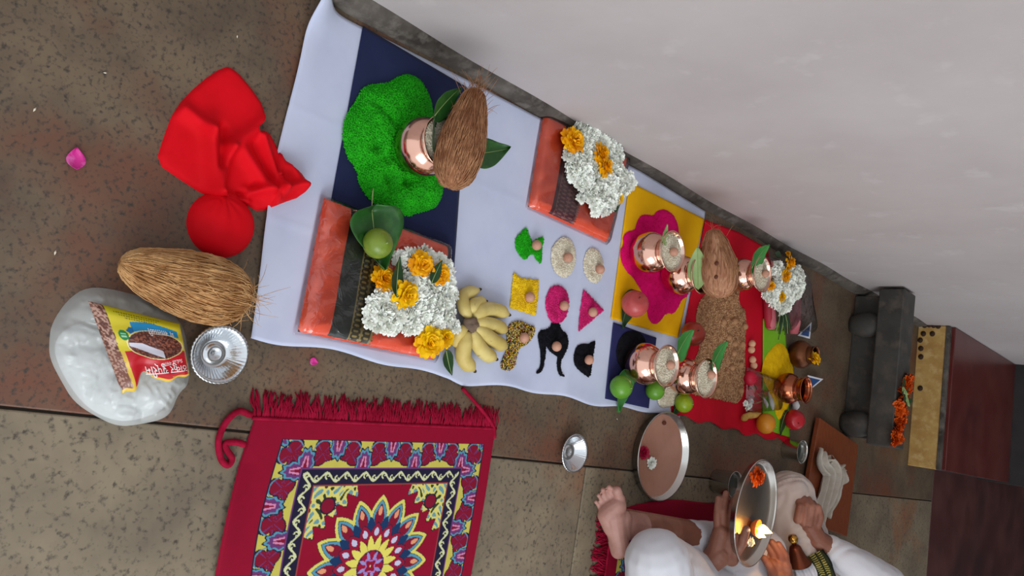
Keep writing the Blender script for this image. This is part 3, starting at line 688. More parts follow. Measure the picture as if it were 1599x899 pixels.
pot_leaf('bright leaf leaning over wheat from the pot beside it', potD, .107, 1110, 572, 1133, 531, .085, m_leafb, .3, .006)
# pale leaf propped upright on the rim between pot and coconut, facing the near end of the row
rimB = np.array(potB.location)+[0, -.040, .112]; depB = (rimB-CAM) @ fw
la, lb = D(1090, 452, depB), D(1089, 385, depB); lx = (lb-la)/np.linalg.norm(lb-la)
lz = -fw-lx*(-fw @ lx); lz = lz/np.linalg.norm(lz); lz = lz+np.array([0, 0, -.35]); lz = lz-lx*(lz @ lx); lz /= np.linalg.norm(lz); ly = np.cross(lz, lx)
pl_ = leaf('pale upright leaf in front of the bare coconut', (la+lb)/2, np.linalg.norm(lb-la), .052, 0, m_leafp, .05, .95, .03, zmin=False)
pl_.rotation_euler = Matrix([[lx[i], ly[i], lz[i]] for i in range(3)]).to_euler()
pot_leaf('tiny bright green leaf beside the bare coconut', potE, .05, 1141, 438, 1149, 402, .04, M('fresh_leaf', (84, 170, 48), .4), .9, .004, .9)

# ------------------------------------------------------------------ coconuts
def coconut(label, c, L, Wd, rz, ry=0.0, mat=None, fm=None, nf=420, stray=40, tuft=True, group='coconuts', eyes=False, zbase=None, rx=0.0, fl=.0011, stray_end=1):
    def ff(p):
        x = p[0]
        return 1+.05*math.sin(5*math.atan2(p[1], p[2]))*(1-abs(x))
    n, m = 36, 30; V = []; F = []
    for i in range(m+1):
        t = i/m; x = -math.cos(math.pi*t)
        r = math.sin(math.pi*t)**.85*(1-.18*x)   # fuller at one end, pointed at the other
        xx = x*L/2 + (.10*L*max(x-.55, 0)/.45 if tuft else 0)
        for k in range(n):
            a = 2*math.pi*k/n; rr = r*Wd/2*(1+.035*math.cos(3*a+.4)+.02*math.sin(7*a+x*4))
            V.append((xx, rr*math.cos(a), rr*math.sin(a)))
    for i in range(m):
        for k in range(n):
            k2 = (k+1) % n; F.append((i*n+k, i*n+k2, (i+1)*n+k2, (i+1)*n+k))
    V = np.array(V); Vr = rotv(V, rx, ry, rz); low = Vr[:, 2].min()
    zc = (zbase-low) if zbase is not None else c[2]
    t = thing('coconut', label, 'coconut', (c[0], c[1], zc+low), group)
    Vr[:, 2] -= low
    obj('husk', Vr, F, mat or m_coir, parent=t)
    Vs = []; Fs = []; nn = 0
    def surf(t_, a, lift):
        x = -math.cos(math.pi*t_); r = max(math.sin(math.pi*min(max(t_, 0), 1)), 0)**.85*(1-.18*x); xx = x*L/2+(.10*L*max(x-.55, 0)/.45 if tuft else 0)
        rr = r*Wd/2*(1+.035*math.cos(3*a+.4))+lift
        return np.array([xx, rr*math.cos(a), rr*math.sin(a)])
    for q in range(nf):
        t0 = rng.random()*.85; ln = .12+.4*rng.random(); a0 = rng.random()*6.283; da = (rng.random()-.5)*.9
        pts = [surf(min(t0+ln*s, 1.0), a0+da*s, .0012+.0035*math.sin(math.pi*s)*rng.random()) for s in np.linspace(0, 1, 6)]
        v, f = tube(rotv(np.array(pts), rx, ry, rz), fl*(.5+.6*rng.random()), 3, False); Vs.append(v); Fs += [tuple(i+nn for i in g) for g in f]; nn += len(v)
    for q in range(stray):
        t0 = .7+.3*rng.random(); t0 = t0 if stray_end > 0 else 1-t0; a0 = rng.random()*6.283; p0 = surf(min(max(t0, .01), .99), a0, 0); d = np.array([stray_end*(.5+rng.random()), rng.normal()*.8, rng.normal()*.6]); d /= np.linalg.norm(d)
        ln = .012+.035*rng.random(); bend = rng.normal(size=3)*.012
        pts = [p0+d*ln*s+bend*s*s for s in np.linspace(0, 1, 5)]
        v, f = tube(rotv(np.array(pts), rx, ry, rz), [.0006, .0005, .0005, .0004, .0002], 3, False); Vs.append(v); Fs += [tuple(i+nn for i in g) for g in f]; nn += len(v)
    VV = np.vstack(Vs); VV[:, 2] -= low; VV[:, 2] = np.maximum(VV[:, 2], .0008)
    obj('coir_fibres', VV, Fs, fm or m_coirf, parent=t, kind='stuff')
    return t, low
c0 = G(300, 444, .045)
coconut('golden fibrous coconut lying on the stone floor', c0, .178, .098, ang((225, 425), (375, 470))+math.pi, 0, m_coir, m_coirf, 620, 60, zbase=.001, stray_end=-1)
# a few long loose hairs
hp = c0
c1 = G(722, 222, .17)
pc = np.array(potH.location)
coconut('shaggy brown coconut resting across the copper pot mouth', c1, .178, .078, ang((700, 290), (735, 160)), .0, m_coir2, m_coirf2, 520, 90, zbase=pc[2]+.106)
leaf('long green leaf under the near end of the shaggy coconut', G(697, 158, .145), .085, .045, ang((676, 190), (722, 140)), m_leaf, .1, .7, .1, rx=.5, zmin=False)
leaf('green pointed leaf sticking out beyond the shaggy coconut', G(762, 238, .125), .10, .07, ang((735, 235), (788, 228)), m_leaf, .1, .6, .1, rx=-.5, ry=-.15, zmin=False)
leaf('green leaf hugging the mouth of the pot on green rice', G(676, 200, .135), .075, .04, ang((674, 225), (680, 175)), m_leafd, .2, .7, .1, rx=.9, zmin=False)
c2 = G(1118, 416, .155)
pb = np.array(potB.location)
tcn, low = coconut('bare pinkish brown coconut with dark eyes on a copper pot', (c2[0], c2[1], 0), .165, .094, ang((1122, 455), (1122, 375)), .12, m_coir3, m_coirf2, 160, 10, zbase=pb[2]+.1)
for (px, py) in [(1119, 411), (1118, 432)]:
    p = D(px, py, np.dot(np.array([c2[0], c2[1], pb[2]+.1-low])-CAM, fw)-.046)
    v, f = blob(.006, .0035, .006, 10, 8); o = obj('eye_mark', v, f, m_eye, parent=tcn); o.location = p-np.array(tcn.location)
lv = G(1108, 375, .2)
v, f = tube(spline([np.array(D(1093, 388, np.dot(c2-CAM, fw))), np.array(D(1108, 373, np.dot(c2-CAM, fw)-.01)), np.array(D(1120, 362, np.dot(c2-CAM, fw))), np.array(D(1132, 376, np.dot(c2-CAM, fw)-.01))], 16), .0018, 6)
v = v-np.array(tcn.location); obj('husk_fibre', v, f, m_coirf2, parent=tcn)

# ------------------------------------------------------------------ folded sarees in clear sleeves
def saree(name, label, quad, h, stops, cols_, label_border, seed, z0):
    """quad: near-wall, far-wall, far-out, near-out corners on the ground; stops: border from/to along the length"""
    c = np.mean(quad, axis=0); q = np.asarray(quad)-c
    t = thing(name, label, 'saree', (c[0], c[1], z0), 'folded orange sarees')
    wob = lambda u, v: .0006*np.sin(u*26+v*3)+.0008*np.sin(v*9+seed)
    V, F, u, v, ff = pad(q, h, 60, 50, 14, wob); obj('folded_cloth', V, F, m_saree, parent=t)
    # folded edges showing at the sides
    # border strip
    a, b, dk, br, gold = stops[0], stops[1], *cols_
    nu, nv = 70, 240
    U = np.linspace(a, b, nu)[:, None]*np.ones((1, nv)); Vv = np.ones((nu, 1))*np.linspace(.012, .988, nv)[None]
    Uc = U.copy(); Uc[-1] += np.where(np.arange(nv) // 3 % 2, .012, -.004)   # zigzag edge
    XY = ff(Uc, Vv); e = np.clip(1-np.abs(2*Uc-1)**14, 0, 1)**.5*np.clip(1-np.abs(2*Vv-1)**14, 0, 1)**.5
    Z = (h+.0006*np.sin(Uc*26+Vv*3)+.0008*np.sin(Vv*9+seed))*e+.0008
    s = (U-a)/(b-a); C = np.zeros((nu, nv, 3)); C[:] = lin(dk)
    m = s > stops[2]; C[m] = lin(br)
    w1 = (np.sin(Vv*150)*np.cos((s-stops[2])/(1-stops[2])*6.283*2) > .25) & m; C[w1] = lin(gold)
    w2 = m & ((np.abs(s-stops[2]-.02) < .018) | (np.abs(s-.97) < .02) | (np.abs(s-(stops[2]+1)/2) < .018)); C[w2] = lin(gold)
    I = np.arange(nu*nv).reshape(nu, nv); Fb = np.stack([I[:-1, :-1], I[:-1, 1:], I[1:, 1:], I[1:, :-1]], -1).reshape(-1, 4)
    VB = np.concatenate([XY, Z[..., None]], 2).reshape(-1, 3)
    if np.cross(VB[Fb[0][1]]-VB[Fb[0][0]], VB[Fb[0][3]]-VB[Fb[0][0]])[2] < 0: Fb = Fb[:, ::-1]
    o = obj('woven_border', VB, Fb, m_attr, parent=t, cols=C.reshape(-1, 3)); o['label'] = label_border
    # clear sleeve, a little larger
    q2 = q*1.045; rr_ = np.random.default_rng(seed)
    hw = lambda u, v: .0035+.0025*vnoise(u, v, 7, seed)+.002*np.sin((u+v)*30)*vnoise(u, v, 4, seed+1)
    V, F, u, v, _ = pad(q2, h+.001, 60, 50, 16, hw); obj('plastic_sleeve', V[:3000], F[:len(F)//2], m_film, parent=t)
    return t, ff, c
q1 = [G2(511, 308, .02), G2(704, 384, .02), G2(682, 562, .02), G2(470, 518, .02)]
sar1, _, _ = saree('folded_saree', 'orange saree with dark green and gold border in clear plastic', q1, .019, (.17, .46, .45), ((52, 58, 54), (64, 58, 40), (158, 138, 84)), 'dark green border with gold weave', 1, ZT)
q2_ = [G2(856, 178, .02), G2(985, 240, .02), G2(953, 378, .02), G2(832, 322, .02)]
sar2, _, _ = saree('folded_saree', 'orange saree with maroon border in clear plastic near the wall', q2_, .019, (.2, .5, .12), ((84, 40, 48), (92, 40, 52), (140, 92, 84)), 'maroon woven border', 2, ZW)

# ------------------------------------------------------------------ flowers
def petal_mesh(name, npet, R, Hh, pl, pw, mats, layers, curl=.4, seed=1, jit=.25):
    r = np.random.default_rng(seed); V = []; F = []; n = 0
    for l in range(layers):
        el = math.radians(8+78*l/max(layers-1, 1)); k = max(4, int(npet*(1-.6*l/layers)))
        for j in range(k):
            a = 2*math.pi*(j+.5*(l % 2))/k+r.normal()*jit*.3; e = el+r.normal()*.12
            d = np.array([math.cos(a)*math.cos(e), math.sin(a)*math.cos(e), math.sin(e)]); sd = np.array([-math.sin(a), math.cos(a), 0]); up_ = np.cross(d, sd)
            base = d*R*.25+np.array([0, 0, Hh*.2]); L = pl*(1-.35*l/layers)*(1+r.normal()*jit*.4); W = pw*(1+r.normal()*.15)
            for s, wv, cz in ((0, .45, 0), (.55, 1, .05), (.9, .8, -curl*.2+r.normal()*.08), (1.05, .3, -curl*.35)):
                for y in (-1, 1):
                    V.append(base+d*L*s+sd*W*.5*wv*y+up_*(-cz)*L*(-1)+np.array([0, 0, abs(y)*0]))
            V[-3] = V[-3]; 
            for q in range(3): F.append((n+q*2, n+q*2+1, n+q*2+3, n+q*2+2))
            n += 8
    me = bpy.data.meshes.new(name); V = np.array(V); V[:, 2] -= V[:, 2].min()
    me.from_pydata(V.tolist(), [], F); me.materials.append(mats); me.update(); return me
white_meshes = [petal_mesh('white_flower_%d' % i, 13, .013, .006, .0125, .0075, m_wpetal, 5, seed=i) for i in range(3)]
yel_meshes = [petal_mesh('yellow_flower_%d' % i, 15, .02, .01, .017, .0095, m_ypetal, 7, seed=10+i) for i in range(2)]
amb_meshes = [petal_mesh('amber_flower_%d' % i, 15, .02, .01, .017, .0095, m_opetal, 7, seed=20+i) for i in range(2)]
mar_meshes = [petal_mesh('orange_flower_%d' % i, 15, .02, .01, .017, .0095, m_mpetal, 7, seed=30+i) for i in range(2)]
def link(name, me, parent=None, loc=None, rot=None, s=1.0):
    o = bpy.data.objects.new(name, me); col.objects.link(o); o.parent = parent
    if loc is not None: o.location = loc
    if rot is not None: o.rotation_euler = rot
    o.scale = (s, s, s); return o
def garland(label, pts, z, layers=1, sp=.017, group='white flower garlands', s=1.0, zf=None):
    """strand of white flowers filling a patch: rows of picture points"""
    c = G(*np.mean(pts, axis=0), z); t = thing('flower_garland', label, 'garland', c, group)
    P = polyg(pts, z+.012); A = P.min(0); B = P.max(0)
    yy = A[1]; i = 0; got = []
    while yy <= B[1]+.001:
        xx = A[0]+(.5*sp if i % 2 else 0)
        while xx <= B[0]+.001:
            if inside(P, np.array([xx]), np.array([yy]))[0]: got.append((xx, yy))
            xx += sp
        yy += sp*.87; i += 1
    for k, (x, y) in enumerate(got):
        dz = 0 if zf is None else zf(x, y)
        e = edist(P, np.array([x]), np.array([y]))[0]
        o = link('flower', white_meshes[k % 3], t, (x-c[0]+rng.normal()*.0015, y-c[1]+rng.normal()*.0015, dz+min(e, .02)*.45+rng.random()*.004), (rng.normal()*.35, rng.normal()*.35, rng.random()*6), s*(.9+.25*rng.random()))
    # thread
    if len(got) > 1:
        v, f = tube([(x-c[0], y-c[1], .006+(0 if zf is None else zf(x, y))) for x, y in got], .0007, 4); obj('thread', v, f, m_stem, parent=t)
    return t
def marigold(label, px, py, z, me, s=1.0, tilt=(0.2, 0.1), group='yellow marigolds', name='marigold'):
    p = G(px, py, z+.012*s); o = link(name, me, None, (p[0], p[1], z), (tilt[0], tilt[1], rng.random()*6), s); return tag(o, label, 'flower', group)
O4 = (440, 290, 2.9)
garland('white flower garland heaped on the first orange saree near bananas', zpts([(575, 285), (650, 275), (690, 330), (760, 350), (780, 420), (785, 640), (740, 650), (690, 625), (620, 640), (580, 670), (530, 640), (480, 660), (390, 640), (385, 530), (410, 460), (480, 460), (510, 470), (560, 420), (540, 340)], *O4), ZP, s=.98)
for x, y, me, lab, s, dz in [(645, 355, amb_meshes[0], 'amber marigold on the white garland farthest from the banana bunch', 1.15, .022), (725, 400, amb_meshes[1], 'amber marigold beside a leaf on the white garland', 1.05, .022), (565, 490, yel_meshes[0], 'bright yellow marigold in the middle of the first garland', 1.3, .018), (470, 425, amb_meshes[1], 'amber marigold half hidden by a leaf beside the lime', 1.2, .006),
        (680, 710, yel_meshes[1], 'large yellow marigold at the saree edge touching bananas', 1.4, .002), (745, 690, yel_meshes[0], 'small yellow marigold squeezed between saree edge and bananas', .95, .004)]:
    marigold(lab, 440+x/2.9, 290+y/2.9, ZP+dz, me, s)
leaf('dark pointed leaf lying across the marigold on the first saree', G(620, 432, ZP+.03), .075, .032, ang((618, 460), (622, 405)), m_leafd, .1, .75, .06, rx=.3, zmin=False)
leaf('dark leaf between two marigolds on the first garland', G(681, 424, ZP+.042), .05, .022, ang((676, 438), (690, 408)), m_leafd, .1, .75, .06, zmin=False)
leaf('dark leaf hanging over the saree edge below the bananas', G(700, 566, .014), .06, .026, ang((692, 548), (706, 586)), m_leafd, .1, .75, .05, ry=.2, zmin=False)
O5 = (780, 160, 3.457)
garland('white flower garland on the maroon bordered saree leaning to the wall', zpts([(420, 110), (490, 85), (550, 110), (600, 150), (655, 180), (662, 290), (650, 350), (740, 420), (735, 460), (660, 500), (630, 560), (560, 620), (500, 570), (450, 520), (440, 470), (380, 380), (350, 320), (355, 265), (430, 240)], *O5), ZP-.003, s=.92, sp=.0165)
for x, y, me, lab, s, dz in [(412, 205, amb_meshes[0], 'amber marigold at the wall end of the second garland', 1.45, .01), (555, 275, amb_meshes[1], 'amber marigold in the middle of the second garland', 1.25, .022), (575, 345, amb_meshes[0], 'amber marigold below the middle one on the second garland', 1.2, .02), (648, 515, yel_meshes[0], 'small yellow marigold at the far tip of the second garland', .8, .004)]:
    marigold(lab, 780+x/3.457, 160+y/3.457, ZP-.003+dz, me, s)
leaf('small dark leaf at the far tip of the second garland', G(962, 322, ZP-.004), .045, .02, ang((955, 330), (970, 315)), m_leafd, .1, .75, .05, zmin=False)

# pink rolls in plastic with a posy on top
pk = thing('pink_cloth_packet', 'two pink cloth rolls packed in clear plastic under a posy', 'packet', (*G2(1226, 460), .0015))
base = np.array(pk.location)
rolls = [((1197, 402), (1201, 512), .016, m_maroonb), ((1213, 405), (1210, 510), .012, m_maroonb), ((1240, 415), (1240, 521), .022, m_pink), ((1202, 470), (1204, 514), .018, m_pink)]
for a, b, r, mm in rolls[:1]+rolls[2:3]+rolls[3:]:
    A, B = G(*a, r+.008), G(*b, r+.008); pts = [A*(1-s)+B*s for s in np.linspace(0, 1, 8)]
    v, f = tube(pts, [r*.6, r*.95, r, r, r, r, r*.95, r*.6], 14); v = v-base; v[:, 2] = np.maximum(v[:, 2], .0065); obj('cloth_roll', v, f, mm, parent=pk)
qq = [G2(1190, 398), G2(1246, 420), G2(1266, 520), G2(1192, 516)]
V, F, u, v_, _ = pad([np.array(p)-base[:2] for p in qq], .046, 40, 40, 6, lambda u, v: .004*np.sin(u*20+v*9)*vnoise(u, v, 5, 3)); V[:, 2] += .0066; obj('plastic_wrap', V[:1600], F[:len(F)//2], m_film, parent=pk)
O8b = (1120, 360, 6.42)
ps = garland('white flower posy on the pink cloth rolls', zpts([(540, 340), (640, 320), (680, 400), (740, 370), (830, 360), (860, 450), (870, 560), (830, 650), (730, 720), (720, 800), (650, 830), (610, 760), (540, 720), (460, 650), (500, 590), (590, 520), (540, 420)], *O8b), .056, s=.92, sp=.0165, group='white flower garlands')
for x, y, me, lab, s in [(740, 320, amb_meshes[0], 'amber marigold at the wall end of the posy', 1.15), (700, 450, amb_meshes[1], 'amber marigold in the middle of the posy', 1.1), (550, 550, amb_meshes[0], 'small amber marigold on the near side of the posy', .75), (652, 665, yel_meshes[0], 'yellow marigold at the stem end of the posy', .85), (720, 235, amb_meshes[1], 'tiny amber flower between the posy and the wall', .5)]:
    marigold(lab, 1120+x/6.42, 360+y/6.42, .072 if y > 250 else .05, me, s)
for i in range(9):
    a = G(1219+i*.9, 482+rng.normal()*2, .056); b = G(1214+i*2.3+rng.normal()*2, 520+rng.normal()*4, .05)
    v, f = tube([a-np.array(ps.location), (a+b)/2-np.array(ps.location)+[0, 0, .004], b-np.array(ps.location)], .0012, 5); obj('stem', v, f, m_leafd if i % 3 else m_stem, parent=ps)
for i, (pa, pb_) in enumerate([((1222, 480), (1216, 515)), ((1228, 480), (1232, 515)), ((1225, 485), (1225, 520)), ((1220, 398), (1208, 395))]):
    A, B = G(*pa, .058), G(*pb_, .05); d = B-A; vv, f = leaf_geo(np.linalg.norm(d), .022, .1, .7); vv = rotv(vv, 0, 0, math.atan2(d[1], d[0]))+(A+B)/2-np.array(ps.location); obj('stem_leaf', vv, f, m_leafd, parent=ps, mods='solid')

# ------------------------------------------------------------------ bananas
bn = thing('banana_bunch', 'bunch of small yellow bananas beside the first orange saree', 'bananas', (*G2(735, 515), ZW))
bb = np.array(bn.location); z1 = .02
fingers = [([(731, 497), (722, 478), (722, 460), (746, 452)], .0135), ([(737, 494), (752, 484), (770, 483), (792, 491)], .0155), ([(740, 503), (755, 504), (772, 508), (789, 517)], .015),
           ([(739, 512), (752, 520), (770, 532), (789, 543)], .016), ([(735, 517), (742, 535), (754, 550), (772, 560)], .016), ([(727, 517), (722, 540), (722, 560), (738, 578)], .0165), ([(727, 510), (716, 518), (711, 528), (712, 542)], .012), ([(733, 490), (735, 478), (742, 472), (756, 470)], .0125)]
for i, (pp, r) in enumerate(fingers):
    zz = [.034, .026, r+.001, r*.9+.001] if i < 6 else [.03, .03, .02, r+.001]
    cp = [G(x, y, zz[k]) - bb*[1, 1, 0] for k, (x, y) in enumerate(pp)]
    sp = spline(cp, 21); m = len(sp); rad = []
    for k in range(m):
        t = k/(m-1); rad.append(r*(.42+.58*min(1, t/.22)**.8 if t < .22 else (1 if t < .8 else max(.22, math.cos((t-.8)/.2*1.35)))))
    v, f = tube(sp, rad, 10); v = np.array(v); v[:, 2] = np.maximum(v[:, 2], .0008)
    bo = obj('banana', v, f, m_banana, parent=bn)
    e = np.array(sp[-1]); dd_ = e-np.array(sp[-3]); dd_ /= np.linalg.norm(dd_)
    tv, tf = tube([e-dd_*.002, e+dd_*.003, e+dd_*.006], [r*.26, r*.24, r*.15], 8); tv[:, 2] = np.maximum(tv[:, 2], .0008); obj('banana_tip', tv, tf, m_tip, parent=bo)
v, f = blob(.016, .02, .011, 16, 10, lambda p: 1+.15*math.sin(7*p[0]+3*p[1])); v = v+(G(733, 506, .036)-bb*[1, 1, 0]); obj('crown', v, f, m_crown, parent=bn)

# ------------------------------------------------------------------ things on the floor nearest the camera
rc_c = G2(350, 250)
rp = polyg([(350, 103), (366, 108), (390, 135), (413, 168), (411, 190), (395, 206), (418, 203), (430, 225), (444, 258), (466, 268), (473, 285), (468, 308), (440, 318), (404, 332), (385, 320), (352, 312), (322, 307), (280, 280), (243, 254), (255, 215), (272, 170), (310, 130)])
def seg(X, Y, a, b, w_, h):
    a = G2(*a); b = G2(*b); ab = b-a; t = np.clip(((X-a[0])*ab[0]+(Y-a[1])*ab[1])/(ab@ab), 0, 1); d = np.hypot(X-a[0]-t*ab[0], Y-a[1]-t*ab[1])
    return h*np.exp(-(d/w_)**2)
def side(X, Y, a, b, w_):
    a = G2(*a); b = G2(*b); ab = b-a; nn = np.array([-ab[1], ab[0]])/np.hypot(*ab)
    return 1/(1+np.exp(-((X-a[0])*nn[0]+(Y-a[1])*nn[1])/w_))
def red_fold(X, Y, Z, dd):
    Z = .006*(1-np.exp(-dd/.003))+.004*(1-np.exp(-dd/.02))
    Z = Z+seg(X, Y, (278, 168), (322, 205), .012, .014)+seg(X, Y, (322, 205), (330, 300), .012, .02)
    Z = Z+seg(X, Y, (411, 190), (352, 232), .012, .02)+seg(X, Y, (352, 232), (334, 300), .009, .016)
    Z = Z-seg(X, Y, (345, 200), (338, 260), .006, .01)
    Z = Z+seg(X, Y, (405, 215), (432, 300), .007, .014)+seg(X, Y, (375, 240), (420, 310), .012, .016)-seg(X, Y, (392, 225), (425, 300), .004, .008)
    Z = Z+seg(X, Y, (380, 300), (465, 290), .008, .02)-seg(X, Y, (395, 290), (370, 305), .005, .012)+seg(X, Y, (340, 305), (380, 318), .008, .014)
    Z = Z+seg(X, Y, (445, 262), (466, 300), .008, .012)
    Z = Z+.012*inside(np.vstack([Lw, Rw[::-1]]), X, Y)
    return np.maximum(Z*np.clip(dd/.004, 0, 1)**.5, .001)
rcl = thing('red_cloth_piece', 'bright red cloth folded and knotted around a round bundle', 'cloth', (rc_c[0], rc_c[1], 0))
def mound_part(name, poly, h, slope, mat, hf, step, parent, rough=0.0):
    o = mound(name, None, None, [poly], 0, h, slope, [mat], step, rough, None, hf)
    c = np.array(o.location); o.parent = parent; o.location = c-np.array(parent.location); return o
mound_part('folded_length', chaikin(rp, 1), .01, .01, m_redcloth, red_fold, .003, rcl)
bc_ = G2(353, 350, .02); rb_ = 52/SC(353, 350, .02)
tt = np.linspace(0, 2*np.pi, 40, endpoint=False); ball = np.stack([bc_[0]+rb_*np.cos(tt)*1.0, bc_[1]+rb_*np.sin(tt)*1.03], 1)
knot = G2(345, 308, .01)
def ball_hf(X, Y, Z, dd):
    r = np.hypot(X-bc_[0], Y-bc_[1])/rb_; Z = .036*np.sqrt(np.clip(1-r**2, 0, 1))
    an = np.arctan2(Y-knot[1], X-knot[0]); dk = np.hypot(X-knot[0], Y-knot[1])
    return np.maximum(Z+.0022*np.sin(an*11)*np.exp(-dk/.03)+.001*np.sin(an*7)*np.clip(r, 0, .8), .0006)
mound_part('round_bundle', ball, .03, .01, m_redcloth, ball_hf, .003, rcl)

# polythene bag, spice packet and foil bowl
bagp = chaikin(polyg([(80, 530), (84, 505), (108, 468), (140, 447), (185, 452), (240, 468), (287, 498), (299, 545), (301, 600), (283, 615), (272, 645), (256, 657), (222, 664), (188, 668), (150, 650), (118, 628), (100, 598), (80, 560)], .012), 2)
bag = thing('polythene_bag', 'crumpled milky polythene bag of white grain under the red spice packet', 'bag', (*G2(190, 560), 0))
def bag_hf(X, Y, Z, dd):
    n1 = vnoise(X, Y, 26, 11); n2 = vnoise(X+Y, X-Y, 60, 12)
    r_b = np.random.default_rng(5); cp_ = r_b.random((150, 2)); A_ = bagp.min(0); B_ = bagp.max(0); cp_ = A_+cp_*(B_-A_)
    dist_ = np.sort(np.stack([np.hypot((X-q[0])*(.7+.6*(k % 3)/2), Y-q[1]) for k, q in enumerate(cp_)]), axis=0)[:2]; cr_ = dist_[1]-dist_[0]
    return np.maximum(Z*.75+(.010*np.abs(n1-.5)*2+.008*np.exp(-cr_/.004)*n2+.004*np.clip(1-dist_[0]/.012, -1, 1))*np.clip(dd/.012, 0, 1), .0008)
def flat_centre(h): return bag_hf
fillp = chaikin(polyg([(84, 545), (100, 515), (140, 500), (200, 520), (268, 560), (275, 600), (262, 640), (222, 656), (185, 660), (140, 640), (105, 595)], .01), 2)
mound_part('bag_filling', fillp, .022, .02, m_cottonw, lambda X, Y, Z, dd: np.maximum(Z*.9, .0006), .004, bag)
mound_part('bag_film', bagp, .03, .018, m_polyw, bag_hf, .0025, bag)
filmp = chaikin(polyg([(78, 525), (86, 498), (112, 462), (142, 444), (190, 448), (245, 464), (292, 496), (304, 545), (304, 606), (280, 560), (200, 520), (140, 500), (100, 520)], .012), 1)
# packet
pq = [G2(142, 470, .045), G2(286, 506, .045), G2(301, 586, .045), G2(196, 618, .045)]
pcn = np.mean(pq, axis=0)
pkt = thing('spice_packet', 'spice packet printed yellow, blue and red on the polythene bag', 'packet', (pcn[0], pcn[1], .031))
phf = lambda u, v: .006*np.sin(np.pi*u)*np.sin(np.pi*v)+.0018*np.sin(u*17+v*6)*v+.0012*np.sin(v*23)
V, F, u, v, pf = pad([p-pcn for p in pq], .012, 170, 140, 5, phf)
# torn wavy lower edge
vm = v*(1-(.20*np.exp(-((u-.38)/.13)**2)+.02*np.sin(u*25))*v**3); V[:len(u), :2] = pf(u, vm); V[len(u):, :2] = V[:len(u), :2]; V[len(u):, 2] -= .0
C = np.zeros((len(u), 3)); C[:] = lin((206, 190, 40))
def paint(mask, c): C[mask] = lin(c)
vn = vnoise(u, v, 60, 2)
paint(u < .14-.02*v, (120, 74, 60)); paint((u < .14-.02*v) & (vn > .55), (176, 140, 124)); paint((u < .14) & (vn < .3), (84, 48, 40))
paint(v > .52, (186, 20, 34)); paint((v > .52) & (u < .15), (120, 74, 60)); paint((v > .52) & (u > .14) & (u < .175+.02*v), (214, 180, 60)); paint((v > .52) & (u < .15) & (vn > .6), (170, 134, 118))
paint(v > .955, (222, 186, 70)); paint(u > .975, (222, 186, 70))
paint((v < .10) & (u > .14), (196, 190, 30))
ban = (np.abs(v-(.23-.05*np.sin(np.pi*(u-.3)/.6))) < .062) & (u > .36) & (u < .92); paint(ban, (24, 130, 180))
paint((np.abs(v-.27) < .05) & (u > .28) & (u < .37) & (u-.28 > np.abs(v-.27)*.9), (18, 100, 150))
ov = ((u-.60)/.345)**2+((v-.44)/.20)**2; paint(ov < 1.1, (226, 214, 150)); paint(ov < 1, (92, 48, 40)); paint((ov < 1) & (vn > .6), (140, 82, 62)); paint((ov < 1) & (vn < .28), (64, 30, 26))
paint((ov < .95) & (v > .42) & (np.abs((v-.42)-(u-.34)*.42-.02) < .055) & (u < .66), (206, 204, 216))
paint(((u-.235)/.055)**2+((v-.33)/.062)**2 < 1, (10, 120, 60))
paint((np.abs(u-.235) < .028) & ((np.abs(v-.315) < .008) | (np.abs(v-.345) < .008)), (150, 200, 160))
for k in range(3): paint((np.abs(v-.055-.028*k) < .008) & (u > .22+.05*k) & (u < .74-.04*k) & (np.sin(u*230+k*2) > -.4), (104, 100, 16))
C2 = np.vstack([C, C])
body = obj('printed_pouch', V, F, m_print, parent=pkt, cols=C2)
def lettering(txt, u0, v0, size, mat, skew=0.0, wd=.62, bold=.0):
    cu = bpy.data.curves.new('lettering', 'FONT'); cu.body = txt; cu.size = 1.0; cu.offset = bold
    o = bpy.data.objects.new('tmp_text', cu); col.objects.link(o)
    bpy.context.view_layer.update(); me = bpy.data.meshes.new_from_object(o.evaluated_get(bpy.context.evaluated_depsgraph_get())); bpy.data.objects.remove(o)
    nV = len(me.vertices)
    if nV == 0: return
    P = np.zeros(nV*3); me.vertices.foreach_get('co', P); P = P.reshape(-1, 3); F_ = [tuple(p.vertices) for p in me.polygons]
    # printed upside down in the picture: text runs from right to left
    uu = u0-P[:, 0]*size*wd; vv_ = v0+P[:, 1]*size+skew*(P[:, 0]*size*wd)
    XY = pf(uu, vv_); e = np.clip(1-np.abs(2*uu-1)**5, 0, 1)**.5*np.clip(1-np.abs(2*vv_-1)**5, 0, 1)**.5
    Z = (.012+phf(uu, vv_))*e+.0007
    obj('lettering', np.concatenate([XY, Z[:, None]], 1), F_, mat, parent=pkt, smooth=False)
m_inkw = M('white_ink', (232, 226, 224), .4); m_inkp = M('pale_pink_ink', (240, 206, 206), .4); m_inky = M('yellow_ink', (226, 170, 60), .4)
lettering('म साताळी', .86, .195, .12, m_inkw, .0, .72, .004)
lettering('SuLus मसाले', .90, .665, .095, m_inkp, .10, .66, .004)
lettering('ठाकुर सुप्रीम', .95, .79, .17, m_inkw, -.12, .72, .008)
lettering('गरम मसाला', .86, .93, .06, m_inky, 0)

